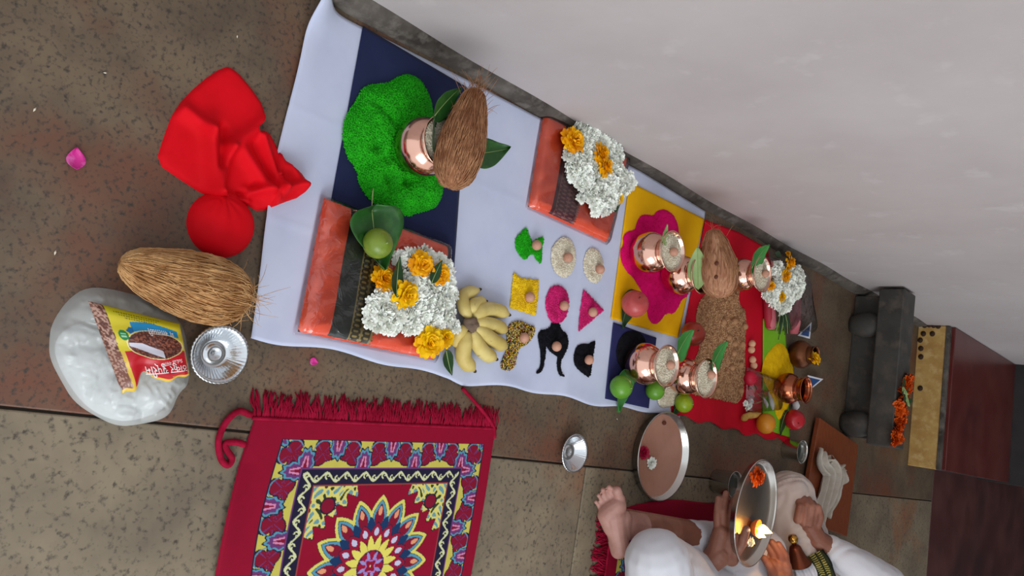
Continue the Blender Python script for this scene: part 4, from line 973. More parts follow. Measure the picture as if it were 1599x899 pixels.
def foil_bowl(name, label, px, py, dpx, h, z=.0, tilt=(0, 0, 0), mat=None, nfl=44):
    r = dpx/2/SC(px, py, z+h); c = G(px, py, z+h*.8)
    t = thing(name, label, 'bowl', (c[0], c[1], z), 'foil bowls', rot=tilt)
    prof = [(0, .0015), (.16*r, .0015), (.2*r, .004), (.3*r, .0035), (.34*r, .0015), (.44*r, .0015), (.5*r, .004), (.62*r, h*.35), (.84*r, h*.9), (.9*r, h), (.97*r, h+.001), (1.0*r, h-.0005), (.985*r, h-.003)]
    v, f = lathe(prof, nfl*3, False)
    n = nfl*3
    for i in range(len(prof)):
        if i >= 6:
            for k in range(n):
                s = 1+.016*math.sin(k*2*math.pi/3)*(1 if i > 7 else .4); v[i*n+k, :2] *= s
    obj('fluted_dish', v, f, mat or m_foil, parent=t, mods='solid').modifiers[0].thickness = .0004
    return t
foil_bowl('foil_bowl', 'crinkled foil bowl beside the spice packet', 342, 553, 92, .026)
b2 = foil_bowl('foil_bowl', 'small foil bowl alone on the floor near the steel plate', 896, 707, 60, .024)

# petals and rice bits on the floor
def petal(label, px, py, L, W, rz, mat, z=.0004, group='loose petals on the floor'):
    v, f = leaf_geo(L, W, .5, .9, 10, 6, cup=.12); v = rotv(v, 0, 0, rz); v[:, 2] -= v[:, 2].min()
    o = obj('petal', v, f, mat, loc=(*G2(px, py), z), mods='solid'); o.modifiers[0].thickness = .0004; return tag(o, label, 'petal', group)
petal('bright pink petal alone on the brown floor near the red cloth', 118, 248, .031, .024, ang((118, 262), (118, 234)), m_petal)
petal('small pink petal on the floor below the first saree', 489, 564, .017, .013, ang((480, 560), (497, 568)), m_petal)
for i, (px, py, lab) in enumerate([(164, 114, 'white rice grain on the floor above the pink petal'), (54, 171, 'white rice grain on the floor at the near edge'), (370, 57, 'pale crumb on the dark floor pit nearest the wall'), (86, 394, 'white rice grain on the floor beside the bag'), (486, 130, 'white rice grain beside the near edge of the cloth'), (963, 654, 'white rice grain on the floor between cloth and steel plate')]):
    gv, gf = grains_geo(np.array([[0, 0, .0014]]), .008, .003, .1); tag(obj('rice_grain', gv, gf, m_rice, loc=(*G2(px, py), 0)), lab, 'grain', 'stray rice grains on the floor')

# ------------------------------------------------------------------ steel plate, cups
def steel_plate(name, label, c, r, h, rot=(0, 0, 0), group=None):
    t = thing(name, label, 'plate', c, group, rot=rot)
    prof = [(0, 0), (.9*r, 0), (.95*r, .003), (.985*r, h), (1.0*r, h+.001), (1.015*r, h), (1.015*r, h-.002), (1.0*r, h-.0025), (.97*r, h-.004), (.935*r, .0055), (.89*r, .0028), (0, .0025)]
    v, f = lathe(prof, 72, False); obj('dish', v, f, m_steel, parent=t); return t
pr = 137/2/SC(1030, 710, .025)
pc_ = G(1027, 710, .004); plate = steel_plate('steel_plate', 'round stainless steel plate with pinkish water by the red cloth', (pc_[0], pc_[1], .0006), pr, .026, group='steel plates')
v, f = lathe([(0, 0), (pr*.945, 0)], 60, False); o = obj('pink_water', v, f, m_water, parent=plate); o.location = (0, 0, .0085)
rz_ = .0095
rose_me = petal_mesh('rose_head', 9, .016, .008, .019, .016, m_rose, 5, seed=50)
p = G(1005, 706, .012); tag(link('rose', rose_me, None, (p[0], p[1], rz_-.002), (.2, .1, 0), .82), 'crimson rose head in the steel plate', 'flower')
p = G(1017, 722, .012); tag(link('white_flower', white_meshes[0], None, (p[0], p[1], rz_-.002), (.2, .3, 0), 1.1), 'small cream flower beside the rose in the steel plate', 'flower')
p = G(1037, 660, .012); v, f = blob(.006, .008, .004, 10, 8); tag(obj('seed', v, f, m_eye, loc=(p[0], p[1], rz_+.0035)), 'tiny dark seed in the steel plate', 'seed')
def cup(label, px, py, dpx, h, group='steel tumblers', z=0.0, taper=.84):
    r = dpx/2/SC(px, py, h); c = G(px, py, h); t = thing('steel_tumbler', label, 'tumbler', (c[0], c[1], z), group)
    prof = [(0, 0), (taper*r, 0), (taper*r+.001, .002), (.97*r, h*.93), (r, h), (r+.001, h+.001), (r-.0015, h+.0005), (.955*r, h*.93), (taper*r-.002, .004), (0, .004)]
    v, f = lathe(prof, 40, False); obj('cup', v, f, m_steel, parent=t)
    v, f = lathe([(0, 0), (.93*r, 0)], 32, False); o = obj('water', v, f, M('clear_water', (60, 66, 60), .03, spec=.6), parent=t); o.location = (0, 0, h*.8)
    return t
cup('small steel tumbler of water beside the wooden board', 1253, 705, 36, .06)
cup('steel tumbler half hidden behind the flame plate', 1148, 757, 42, .066)

# things at the far end of the offerings
p = G(1172, 590, .03); rbv, rbf = blob(.024, .024, .02, 28, 20, lambda q: 1+.05*math.sin(9*math.atan2(q[1], q[0]))*max(q[2], 0)); rbv[:, 2] -= rbv[:, 2].min()
tag(obj('red_ball', rbv, rbf, M('crimson_ball', (196, 10, 50), .5, c2=(170, 4, 38), nscale=20), loc=(p[0], p[1], ZT)), 'round crimson powder ball on the red cloth', 'ball')
hb = thing('herb_packet', 'clear packet of dried herbs and shells on the red cloth', 'packet', (*G2(1184, 617, .012), .0132)); hb0 = np.array(hb.location)
for i in range(16):
    a = G(1168+rng.random()*30, 600+rng.random()*28, .016+rng.random()*.01); d = rng.normal(size=3)*[.014, .014, .004]
    v, f = tube([a-hb0-d, a-hb0+[0, 0, .003], a-hb0+d], [.001, .0028, .0008], 6); v[:, 2] = np.maximum(v[:, 2], .001); obj('dried_stick', v, f, [m_dry, m_coir, m_eye][i % 3], parent=hb)
for i, (px, py) in enumerate([(1163, 629), (1170, 633), (1165, 637), (1172, 627)]):
    o = link('puffed_flower', white_meshes[i % 3], hb, G(px, py, .02)-hb0, (rng.normal()*.4, rng.normal()*.4, 0), .62)
for (a, b, r) in [((1200, 612), (1207, 640), .008), ((1192, 620), (1198, 636), .006)]:
    A, B = G(*a, .024)-hb0, G(*b, .02)-hb0; v, f = tube(spline([A, (A+B)/2+[.004, 0, .004], B], 10), [r*.3]+[r]*8+[r*.3] if False else list(r*np.sin(np.linspace(.2, 2.9, 11))), 10); v[:, 2] = np.maximum(v[:, 2], .001); obj('white_shell', v, f, m_cottonw, parent=hb)
V, F, u, v_, _ = pad([G2(1160, 572)-hb0[:2], G2(1208, 590)-hb0[:2], G2(1210, 640)-hb0[:2], G2(1158, 644)-hb0[:2]], .03, 30, 30, 5, lambda u, v: .004*vnoise(u, v, 8, 4)); obj('clear_film', V[:900], F[:len(F)//2], m_film, parent=hb)
pts = [G(x, y, .026) for x, y in ((1160, 655), (1168, 649), (1178, 648), (1189, 645))]; g0 = np.array([*G2(1176, 650, .02), .0132])
v, f = tube([q-g0+[0, 0, -.002] for q in spline(pts, 12)], [.004, .009, .011, .01, .009, .010, .011, .009, .010, .009, .007, .004, .003], 12); v[:, 2] = np.maximum(v[:, 2]-v[:, 2].min(), .0005); tag(obj('turmeric_root', v, f, m_ginger, loc=g0), 'knobbly pale yellow turmeric root beside the orange', 'root')
v, f = blob(.017, .014, .012, 18, 12, lambda q: 1+.08*math.sin(5*q[0]+4*q[1])); v[:, 2] -= v[:, 2].min(); tag(obj('cotton_ball', v, f, m_cottonw, loc=(*G2(1241, 633, .01), .001)), 'small white cotton ball beside the red apple', 'cotton')
marigold('yellow flower at the mouth of the dark brown pot', 1275, 562, np.array(potG.location)[2]+.077, yel_meshes[0], 1.15, (.5, -.5))
def card(label, tri, z):
    c = np.mean([G(*p, z) for p in tri], axis=0); t = thing('folded_card', label, 'card', (c[0], c[1], .0012), 'blue cards')
    Vt = []
    for k, p in enumerate(tri):
        q = G(*p, [.012, .045, .03][k])-np.array(t.location); Vt.append(q)
    Vt = np.array(Vt); nrm = np.cross(Vt[1]-Vt[0], Vt[2]-Vt[0]); nrm /= np.linalg.norm(nrm); nrm *= np.sign(nrm@(-fw))
    o = obj('white_sheet', np.vstack([Vt, Vt-nrm*.0012]), [(0, 1, 2), (5, 4, 3), (0, 3, 4, 1), (1, 4, 5, 2), (2, 5, 3, 0)], m_cardw, parent=t, smooth=False)
    m_ = Vt.mean(0); Vi = m_+(Vt-m_)*.68+nrm*.0008; obj('blue_panel', np.vstack([Vi, Vi-nrm*.0012]), [(0, 1, 2), (5, 4, 3), (0, 3, 4, 1), (1, 4, 5, 2), (2, 5, 3, 0)], m_card, parent=t, smooth=False)
    lo = np.vstack([Vt, Vi])[:, 2].min(); t.location[2] -= lo-.0005
card('blue and white card beside the pink rolls', [(1250, 524), (1272, 503), (1269, 529)], .03)
card('blue and white card behind the open copper pot', [(1266, 612), (1266, 586), (1290, 592)], .03)

# orange garland on the stool
gl = thing('marigold_garland', 'orange marigold garland draped over the dark stool', 'garland', (*G2(1408, 650, .2), .2085)); g0 = np.array(gl.location)
gp_ = spline([(1420, 592), (1416, 615), (1411, 640), (1407, 665), (1400, 690)], 16)
for i, q in enumerate(gp_):
    for s in range(2):
        o = link('flower', mar_meshes[(i+s) % 2], gl, G(q[0]+rng.normal()*2.0, q[1]+rng.normal()*2, .219)-g0-[0, 0, .011], (rng.normal()*.4, rng.normal()*.4, rng.random()*6), .8+.3*rng.random())
for i in range(5):
    A = G(1405+i*2, 604+i*6, .221); vv, f = leaf_geo(.07, .02, .2, .8); vv = rotv(vv, 0, 0, i*1.3)+A-g0+[0, 0, .012]; obj('garland_leaf', vv, f, m_leafp if i % 2 else m_leafd, parent=gl, mods='solid')

# ------------------------------------------------------------------ printed prayer mats
def mat_paint(S, T, LS, LT):
    """S, T in metres across (0..LS) and down (0..LT) the mat"""
    C = np.zeros(S.shape+(3,)); RED = lin((140, 4, 40)); C[:] = RED
    YEL, NAV, CRM, PUR, MAR, BLU, PNK, DRK, TEAL = [lin(c) for c in ((196, 184, 84), (30, 26, 52), (206, 208, 160), (104, 56, 112), (128, 14, 44), (84, 146, 170), (206, 132, 170), (34, 26, 50), (110, 150, 150))]
    bw = .050; nb = .027; S0, S1, T0 = .060, .526, .033; T1 = LT-.033
    sx = np.minimum(S-S0, S1-S); tx = np.minimum(T-T0, T1-T); MS = (S0+S1)/2; MT = (T0+T1)/2
    e = np.minimum(sx, tx)                           # distance inside the printed frame
    horiz = (tx <= sx)                               # nearer a top/bottom edge
    along = np.where(horiz, S-MS, T-MT)
    def put(m, c): C[m] = c
    frame = (e > 0)
    put(frame & (e < .0015), DRK)
    b = frame & (e >= .0015) & (e < bw); put(b, YEL)
    per = .118; ph = (along/per) % 1.0; k = np.floor(along/per); ym = e/bw
    # palmettes pointing in, then pointing out half a period later, leaves between
    def palm(x, y):
        r = np.hypot(x/.13, y/.52); return r*(1-.10*np.cos(9*np.arctan2(y/.52, x/.13)))
    for off in (.25, .75):
        x = ((ph-off+.5) % 1.0)-.5; y = ym-.5; sg = 1 if off == .25 else -1
        an = np.arctan2(y, x*sg*.9); r = np.hypot(x/.17, y/.46); lf = r*(1.35-.55*np.abs(np.cos(2.5*an+.3)))
        put(b & (lf < 1.0), DRK); put(b & (lf < .88), MAR); put(b & (lf < .88) & (np.abs(np.sin(5*an)) < .22), PUR)
        put(b & (np.abs(r-1.02) < .05) & (y < 0), BLU)
    for off, flip in ((0.0, 0), (.5, 1)):
        x = ((ph-off+.5) % 1.0)-.5; yc = np.where(flip, 1-ym, ym)
        p = palm(x, yc-.16)
        put(b & (p < 1.12), DRK); put(b & (p < 1.0), BLU); put(b & (p < .8), PUR); put(b & (p < .45), MAR)
        put(b & (np.abs(np.abs(x)-(.01+.07*(.5-yc))) < .014) & (yc < .42) & (yc > .02), PNK)
    put(frame & (e >= bw) & (e < bw+.003), PUR)
    n = frame & (e >= bw+.003) & (e < bw+.003+nb); put(n, NAV)
    yn = (e-bw-.003)/nb-.5; pn = .040; xn = (along/pn) % 1.0
    wv = .27*np.sin(xn*2*np.pi); put(n & (np.abs(yn-wv) < .085), CRM)
    for off, s_ in ((.30, 1), (.80, -1)):
        dx = ((xn-off+.5) % 1.0)-.5; dy = yn-s_*.06; r = np.hypot(dx*pn/nb, dy)
        put(n & (np.abs(r-.16) < .05) & ~((dx > 0) & (dy*s_ < -.02)), CRM); put(n & (np.hypot(dx*pn/nb-.06, dy) < .05), CRM)
    e2 = e-bw-.003-nb
    put(frame & (e2 >= 0) & (e2 < .003), lin((150, 60, 60)))
    inn = frame & (e2 >= .003)
    cx = sx-bw-.003-nb-.003; cy = tx-bw-.003-nb-.003
    # scalloped corner sprays
    diag = cx+cy*1.02; sc = .098+.013*np.cos((cx-cy)*170)
    cor = inn & (diag < sc) & (np.minimum(cx, cy) < .05); put(cor, lin((214, 204, 112)))
    put(inn & (np.abs(diag-sc) < .0016) & (np.minimum(cx, cy) < .05), DRK)
    f1 = np.sin(cx*190+3*np.sin(cy*90))*np.sin(cy*190+3*np.sin(cx*110))
    put(cor & (f1 > .45), BLU); put(cor & (f1 > .72), TEAL); put(cor & (f1 < -.55), lin((46, 60, 40))); put(cor & (np.hypot(cx-.034, cy-.034) < .013), MAR)
    put(cor & (np.abs(np.hypot(cx-.034, cy-.034)-.014) < .0014), DRK)
    # medallion
    X = (S-MS)/.83; Y = (T-MT)/.83; R = np.hypot(X, Y); A = np.arctan2(Y, X); NP_ = 20
    def ring(N, r0, r1, halfw, rot=0.0, tip=.5):
        a = ((A+rot)/(2*np.pi/N)+.5) % 1.0-.5; t = (R-r0)/(r1-r0)
        w_ = halfw*np.sqrt(np.clip(1-(2*np.clip(t, 0, 1)-1)**2, 0, 1))*np.where(t > tip, np.clip((1-t)/(1-tip), 0, 1)**.35, 1)
        lat = np.abs(a)*2*np.pi/N*R
        return np.where((t > 0) & (t < 1), lat/np.maximum(w_, 1e-6), 9.0)
    NP_ = 16
    for r0, r1, hw, c in ((.075, .160, .0275, DRK), (.077, .158, .026, lin((214, 204, 100))), (.08, .148, .0195, DRK), (.081, .146, .0185, BLU), (.084, .138, .0125, DRK), (.085, .136, .0118, MAR)):
        put(ring(NP_, r0, r1, hw) < 1, c)
    put(ring(NP_, .112, .134, .0055) < 1, lin((222, 150, 110)))
    put(ring(NP_, .062, .112, .013, np.pi/NP_) < 1, lin((24, 52, 92)))
    put(ring(NP_, .052, .098, .0165) < 1, DRK); put(ring(NP_, .054, .096, .0150) < 1, lin((146, 16, 50)))
    put(ring(NP_, .066, .088, .0072) < 1, DRK); put(ring(NP_, .067, .087, .0064) < 1, lin((196, 190, 214)))
    put(R < .058, lin((120, 14, 44)))
    put(ring(NP_, .028, .070, .0098, np.pi/NP_) < 1, DRK); put(ring(NP_, .029, .069, .0086, np.pi/NP_) < 1, lin((222, 210, 96)))
    put(R < .036, lin((84, 24, 72))); put(ring(8, .012, .036, .010) < 1, lin((150, 16, 52))); put(ring(8, .014, .034, .004, np.pi/8) < 1, lin((150, 140, 196)))
    q = R*(1+.25*np.cos(4*A)); put(np.abs(q-.014) < .0018, lin((160, 120, 190))); put(q < .012, lin((140, 14, 44))); put(R < .002, CRM)
    fade = .96+.08*vnoise(S, T, 90, 3); return np.clip(C*fade[..., None], 0, 1)
LS, LT = .556, .53
def make_mat(step=.0013):
    ns, nt_ = int(LS/step), int(LT/step)
    S, T = np.meshgrid(np.linspace(0, LS, ns), np.linspace(0, LT, nt_), indexing='ij')
    C = mat_paint(S, T, LS, LT)
    Z = .005+.0012*vnoise(S, T, 12, 2)
    edge = np.minimum(np.minimum(S, LS-S), np.minimum(T, LT-T)); Z = Z*np.clip(edge/.004, .12, 1)**.5
    Z += .010*np.exp(-(S/.03)**2)*np.clip(np.sin(T*16-1.2), 0, 1)*np.clip(T/.08, 0, 1)
    Xs = T+.0*S; Ys = S-.07*T-.010*np.exp(-(S/.12)**2)*np.sin(T*13-.6)+.004*np.exp(-((LS-S)/.1)**2)*np.sin(T*9)
    V = np.stack([Xs, Ys, Z], -1).reshape(-1, 3); I = np.arange(ns*nt_).reshape(ns, nt_)
    F = np.stack([I[:-1, :-1], I[:-1, 1:], I[1:, 1:], I[1:, :-1]], -1).reshape(-1, 4)
    if np.cross(V[F[0][1]]-V[F[0][0]], V[F[0][3]]-V[F[0][0]])[2] < 0: F = F[:, ::-1]
    return V, F, C.reshape(-1, 3)
mt = thing('prayer_mat', 'crimson fringed mat with yellow border and round flower medallion', 'mat', (*G2(392, 651), .0006), 'crimson floral mats')
mb = np.array(mt.location); pA = G2(390, 651); pB = G2(771, 668); mt.rotation_euler = (0, 0, math.atan2(-(pB-pA)[0], (pB-pA)[1]))
V, F, C = make_mat(); obj('printed_carpet', V, F, m_attr, parent=mt, cols=C)
def fringe_geo(L0, n, ln, seed):
    r = np.random.default_rng(seed); Vs = []; Fs = []; nn = 0
    for i in range(n):
        y = L0*(i+.5)/n; cl = math.floor(y/.085); cy = (cl+.5)*.085
        if abs(y-cy) > .040 and r.random() < .8: continue
        l = ln*(.75+.4*r.random())*(1-.12*abs(math.sin(y*37))); dy = (y-cy)*.12+r.normal()*.006
        z = .002+.003*r.random()
        pts = [(.004, y, .004), (-l*.35, y+dy*.3+r.normal()*.002, z+.002), (-l*.7, y+dy*.7+r.normal()*.003, z), (-l, y+dy, .0015)]
        v, f = tube(pts, [.0016, .0017, .0016, .0011], 4); v[:, 2] = np.maximum(v[:, 2], .0003); Vs.append(v); Fs += [tuple(k+nn for k in q) for q in f]; nn += len(v)
    return np.vstack(Vs), Fs
v, f = fringe_geo(LS, 330, .046, 5); obj('fringe', v, f, m_fringe, parent=mt, kind='stuff')
v, f = tube([(.001, y, .005) for y in np.linspace(.0, LS, 40)], .0035, 6); obj('edge_binding', v, f, m_fringe, parent=mt)
def loc_m(px, py, z=.005): 
    R_ = Matrix.Rotation(-mt.rotation_euler[2], 3, 'Z'); return np.array(R_ @ Vector(G(px, py, z)-mb*[1, 1, 0]))
v, f = tube([loc_m(*p, .006) for p in spline([(392, 648), (372, 642), (352, 660), (341, 688), (345, 716), (356, 726), (362, 715), (354, 703), (352, 692), (368, 690), (382, 694)], 60)], .0055, 8); obj('tie_cord', v, f, m_fringe, parent=mt)
v, f = tube([loc_m(*p, .005) for p in spline([(722, 606), (740, 626), (756, 645), (770, 666), (772, 684)], 24)], .0042, 8); obj('tie_cord', v, f, m_fringe, parent=mt)
# mat under the sitters: same weave, fringe towards the camera
mt2 = thing('prayer_mat', 'crimson fringed mat under the seated people', 'mat', (*G2(955, 794), .0006), 'crimson floral mats')
mt2.rotation_euler = (0, 0, math.radians(90+1)); 
for ch in list(mt.children):
    if ch.name.startswith('tie_cord'): continue
    c_ = ch.copy(); col.objects.link(c_); c_.parent = mt2
    c_.scale = (1.25, -1.25, 1)

# ------------------------------------------------------------------ people
def capsule(a, ra, b, rb, n=14):
    a = np.array(a, float); b = np.array(b, float); d = b-a; L = np.linalg.norm(d)
    if L < 1e-6:
        v, f = blob(ra, ra, ra, n, 10); return v+a, f
    d /= L; pts = []; rad = []
    for t in np.linspace(-90, 0, 5): pts.append(a+d*ra*math.sin(math.radians(t))); rad.append(max(ra*math.cos(math.radians(t)), 1e-4))
    for s in np.linspace(0, 1, 5)[1:-1]: pts.append(a+(b-a)*s); rad.append(ra+(rb-ra)*s)
    for t in np.linspace(0, 90, 5): pts.append(b+d*rb*math.sin(math.radians(t))); rad.append(max(rb*math.cos(math.radians(t)), 1e-4))
    return tube(pts, rad, n)
def ellip(c, r, rot=(0, 0, 0)):
    v, f = blob(*r, 20, 14); return rotv(v, *rot)+np.array(c), f
def skinned(name, pieces, voxel, mat, parent, smooth=6, disp=None):
    """one continuous surface out of overlapping limbs"""
    V, F = merge(*pieces); base = np.array(parent.location); V = V-base
    o = obj(name, V, F, mat, parent=None)
    r = o.modifiers.new('skin', 'REMESH'); r.mode = 'VOXEL'; r.voxel_size = voxel; r.use_smooth_shade = True
    s = o.modifiers.new('smooth', 'SMOOTH'); s.factor = .5; s.iterations = smooth
    bpy.context.view_layer.update()
    me = bpy.data.meshes.new_from_object(o.evaluated_get(bpy.context.evaluated_depsgraph_get()))
    me.name = name; o.modifiers.clear(); o.data = me
    if not me.materials: me.materials.append(mat)
    if disp:
        n = len(me.vertices); P = np.zeros(n*3); me.vertices.foreach_get('co', P); P = P.reshape(-1, 3); Nn = np.zeros(n*3); me.vertices.foreach_get('normal', Nn); Nn = Nn.reshape(-1, 3)
        P = P+Nn*disp(P+base)[:, None]; me.vertices.foreach_set('co', P.ravel()); me.update()
    me.polygons.foreach_set('use_smooth', [True]*len(me.polygons))
    o.parent = parent; return o
def folds(scale, amp, dirs):
    def f(P):
        d = np.zeros(len(P))
        for k, (dx, dy, dz, ph) in enumerate(dirs):
            w_ = P[:, 0]*dx+P[:, 1]*dy+P[:, 2]*dz
            ww = vnoise(P[:, 0]+P[:, 2], P[:, 1]-P[:, 2]*.7, 9, 40+k)
            d += np.abs(np.sin(w_*scale+ph+ww*9))**.7*amp*(.1+1.3*ww)
        return d-amp*.6
    return f
DP = lambda px, py, s: D(px, py, FPX/s)   # picture point at a scale of s pixels per metre

# --- first sitter: nearest, white trousers, holding the flame plate
PA = thing('person', 'person in white seated cross-legged, bare foot showing, holding a flame plate', 'person', (.70, 1.86, .0), 'seated people')
Sf = 650.0
f_ = lambda px, py, dz=0: DP(px, py, Sf)+fw*dz
def r_(p): return p/Sf
foot = [capsule(f_(971, 862, .026), r_(15), f_(966, 838, .024), r_(17)), capsule(f_(966, 838, .024), r_(17), f_(960, 808, .020), r_(20)), capsule(f_(976, 842, .032), r_(13), f_(974, 815, .028), r_(16)),
        capsule(f_(951, 802, .016), r_(17), f_(964, 793, .016), r_(16)), capsule(f_(958, 828, .022), r_(15), f_(948, 806, .018), r_(15)), capsule(f_(968, 866, .028), r_(13), f_(964, 850, .028), r_(13)),
        capsule(f_(970, 796, .016), r_(10), f_(969, 780, .014), r_(8.5)), capsule(f_(969, 780, .014), r_(7.0), f_(963.5, 766, .004), r_(7.8)),
        capsule(f_(957, 786, .018), r_(6), f_(952.5, 768, .012), r_(3.6)), capsule(f_(952.5, 768, .012), r_(3.6), f_(951.5, 761, .004), r_(4.3)),
        capsule(f_(950, 787, .018), r_(6), f_(943.5, 771, .012), r_(3.2)), capsule(f_(943.5, 771, .012), r_(3.2), f_(941.5, 765, .004), r_(3.9)),
        capsule(f_(945, 791, .018), r_(6), f_(937.5, 778, .012), r_(3.0)), capsule(f_(937.5, 778, .012), r_(3.0), f_(935, 774, .005), r_(3.6)),
        capsule(f_(941, 797, .018), r_(6), f_(933, 787.5, .012), r_(2.8)), capsule(f_(933, 787.5, .012), r_(2.8), f_(931, 784.5, .006), r_(3.4))]
ankle = f_(982, 828, .055); KR = np.array([.30, 2.16, .12])
HL, HR = np.array([.68, 1.76, .135]), np.array([.68, 1.96, .135]); KL = DP(1024, 876, 670)+fw*.0
shinR = [capsule(f_(972, 838, .04), r_(17), ankle, .036), capsule(ankle, .036, ankle*.6+KR*.4, .045), capsule(ankle*.6+KR*.4, .045, KR, .055), capsule(KR, .055, HR, .075)]
LA = np.array([.40, 2.05, .072])
legL = [capsule(KL, .055, HL, .075), capsule(KL, .05, LA, .038), capsule(LA, .035, [.30, 2.12, .035], .03)]
torso = [capsule([.70, 1.80, .13], .11, [.70, 1.92, .13], .11), capsule([.70, 1.86, .14], .12, [.69, 1.86, .42], .13), capsule([.68, 1.74, .50], .06, [.68, 1.98, .50], .06), capsule([.68, 1.86, .50], .07, [.66, 1.86, .64], .05)]
hc = np.array([.63, 1.86, .76])
head = [ellip(hc, (.088, .073, .108)), ellip(hc+[-.03, 0, -.06], (.055, .05, .05)), capsule(hc+[-.085, 0, .015], .008, hc+[-.102, 0, -.022], .013), ellip(hc+[-.09, 0, -.052], (.012, .026, .007)), ellip(hc+[-.088, 0, -.064], (.011, .022, .007)),
        ellip(hc+[.005, .074, -.005], (.02, .008, .03)), ellip(hc+[.005, -.074, -.005], (.02, .008, .03))]
# left hand (near side) under the plate rim with the thumb on top
Sh = 600.0
g_ = lambda px, py, dz=0: DP(px, py, Sh)+fw*dz
def q_(p): return p/Sh
wr = g_(1102, 886, .01); elL = np.array([.60, 1.50, .24]); shL = np.array([.68, 1.68, .50])
armL = [capsule(shL, .05, elL, .042), capsule(elL, .042, wr, .030)]
handL = [capsule(wr, .030, g_(1122, 866, 0), .032), capsule(g_(1118, 862, .0), .026, g_(1126, 832, .005), .022), capsule(g_(1134, 866, .0), .026, g_(1142, 836, .005), .020), capsule(g_(1142, 872, 0), .020, g_(1148, 846, 0), .016),
         capsule(g_(1122, 832, .004), .0115, g_(1122, 806, .012), .0105), capsule(g_(1122, 806, .012), .0105, g_(1127, 784, .03), .009),
         capsule(g_(1130, 832, .006), .0118, g_(1132, 800, .014), .0108), capsule(g_(1132, 800, .014), .0108, g_(1140, 776, .034), .009),
         capsule(g_(1138, 834, .008), .0115, g_(1143, 806, .016), .0105), capsule(g_(1143, 806, .016), .0105, g_(1152, 786, .036), .009),
         capsule(g_(1143, 840, .01), .0105, g_(1150, 818, .02), .0095), capsule(g_(1150, 818, .02), .0095, g_(1158, 802, .036), .008),
         capsule(g_(1143, 866, -.006), .0155, g_(1156, 846, -.012), .013), capsule(g_(1156, 846, -.012), .013, g_(1163, 824, -.012), .0105)]
# right hand, lit by the flame, on the far rim
shR = np.array([.68, 2.04, .50]); elR = np.array([.66, 2.14, .26]); Sr = 560.0
k_ = lambda px, py, dz=0: DP(px, py, Sr)+fw*dz
wrR = k_(1226, 930, .0)
armR = [capsule(shR, .05, elR, .042), capsule(elR, .04, wrR, .030)]
handR = [capsule(wrR, .03, k_(1220, 902), .032), capsule(k_(1212, 900), .022, k_(1206, 882), .018), capsule(k_(1226, 900), .022, k_(1226, 884), .018), capsule(k_(1218, 900), .022, k_(1216, 884), .018),
         capsule(k_(1229, 884), .0105, k_(1226, 866, -.004), .0098), capsule(k_(1226, 866, -.004), .0098, k_(1217, 850, .004), .0085),
         capsule(k_(1221, 884), .0112, k_(1218, 864, .002), .0102), capsule(k_(1218, 864, .002), .0102, k_(1208, 848, .012), .0088),
         capsule(k_(1213, 884, .006), .0112, k_(1209, 866, .012), .010), capsule(k_(1209, 866, .012), .010, k_(1199, 852, .022), .0086),
         capsule(k_(1206, 886, .012), .0105, k_(1201, 872, .02), .0095), capsule(k_(1201, 872, .02), .0095, k_(1192, 862, .03), .008),
         capsule(k_(1206, 898, -.014), .013, k_(1198, 880, -.02), .0115), capsule(k_(1198, 880, -.02), .0115, k_(1190, 868, -.016), .0095)]
skinned('body', foot+shinR+legL+torso+head+armL+handL+armR+handR, .0026, m_skin, PA, 2)
bo_ = PA.children[0]; bo_.data.materials.append(m_skinp)
for p_ in bo_.data.polygons:
    q_c = np.array(p_.center)+np.array(PA.location)
    if q_c[0] < .36 and q_c[1] < 1.62 and q_c[2] < .2 and np.dot(np.array(p_.normal), -fw) > .25 and np.linalg.norm(q_c-f_(960, 812)) < .125: p_.material_index = 1
def hair(hc, parent):
    v, f = blob(.094, .080, .112, 24, 16); keep = []
    F = [q for q in f if not (np.mean(v[list(q), 2]) < .02 and np.mean(v[list(q), 0]) < .02) and np.mean(v[list(q), 2]) > -.06]
    o = obj('hair', v+hc-np.array(parent.location)+[.004, 0, .006], F, m_hair, parent=parent, mods='solid'); o.modifiers[0].thickness = .006
def eyes(hc, parent):
    for s in (-1, 1):
        v, f = blob(.009, .012, .008, 12, 8); o = obj('eye', v, f, m_eyew, parent=parent); o.location = hc+[-.08, s*.03, .0]-np.array(parent.location)
        v, f = blob(.004, .005, .005, 10, 8); o2 = obj('iris', v, f, m_hair, parent=o); o2.location = (-.0065, 0, 0)
hair(hc, PA); eyes(hc, PA)
v, f = blob(.0055, .006, .0025, 10, 8); o = obj('thumb_nail', v, f, m_nail, parent=PA); o.location = g_(1164, 823, -.0215)-np.array(PA.location)
cuff = ankle*.58+KR*.42
trous = [capsule(KL+[0, 0, .004], .078, KL*.5+HL*.5+[0, 0, .01], .088), capsule(KL*.5+HL*.5+[0, 0, .01], .088, HL, .10), capsule(KL, .074, LA, .055), capsule(cuff, .048, KR, .076), capsule(KR, .076, HR, .10), capsule(HL, .115, HR, .115)]
skinned('white_trousers', trous, .006, m_cotton, PA, 5, folds(34, .0045, [(1, .4, .6, 0)]))
cuffL = elL*.25+wr*.75
kurta = [capsule([.70, 1.80, .16], .125, [.70, 1.92, .16], .125), capsule([.70, 1.86, .16], .14, [.69, 1.86, .44], .145), capsule([.68, 1.72, .51], .072, [.68, 2.0, .51], .072), capsule([.68, 1.86, .52], .08, [.67, 1.86, .58], .062), capsule(shL, .066, elL, .056), capsule(elL, .056, cuffL, .046), capsule(shR, .066, elR, .056), capsule(elR, .056, elR*.4+wrR*.6, .046)]
skinned('white_kurta', kurta, .007, m_cotton, PA, 4, folds(26, .004, [(.5, .4, 1, 0)]))

# --- flame plate
plc = D(1180, 800, FPX/585.0); plr = 164/2/585.0
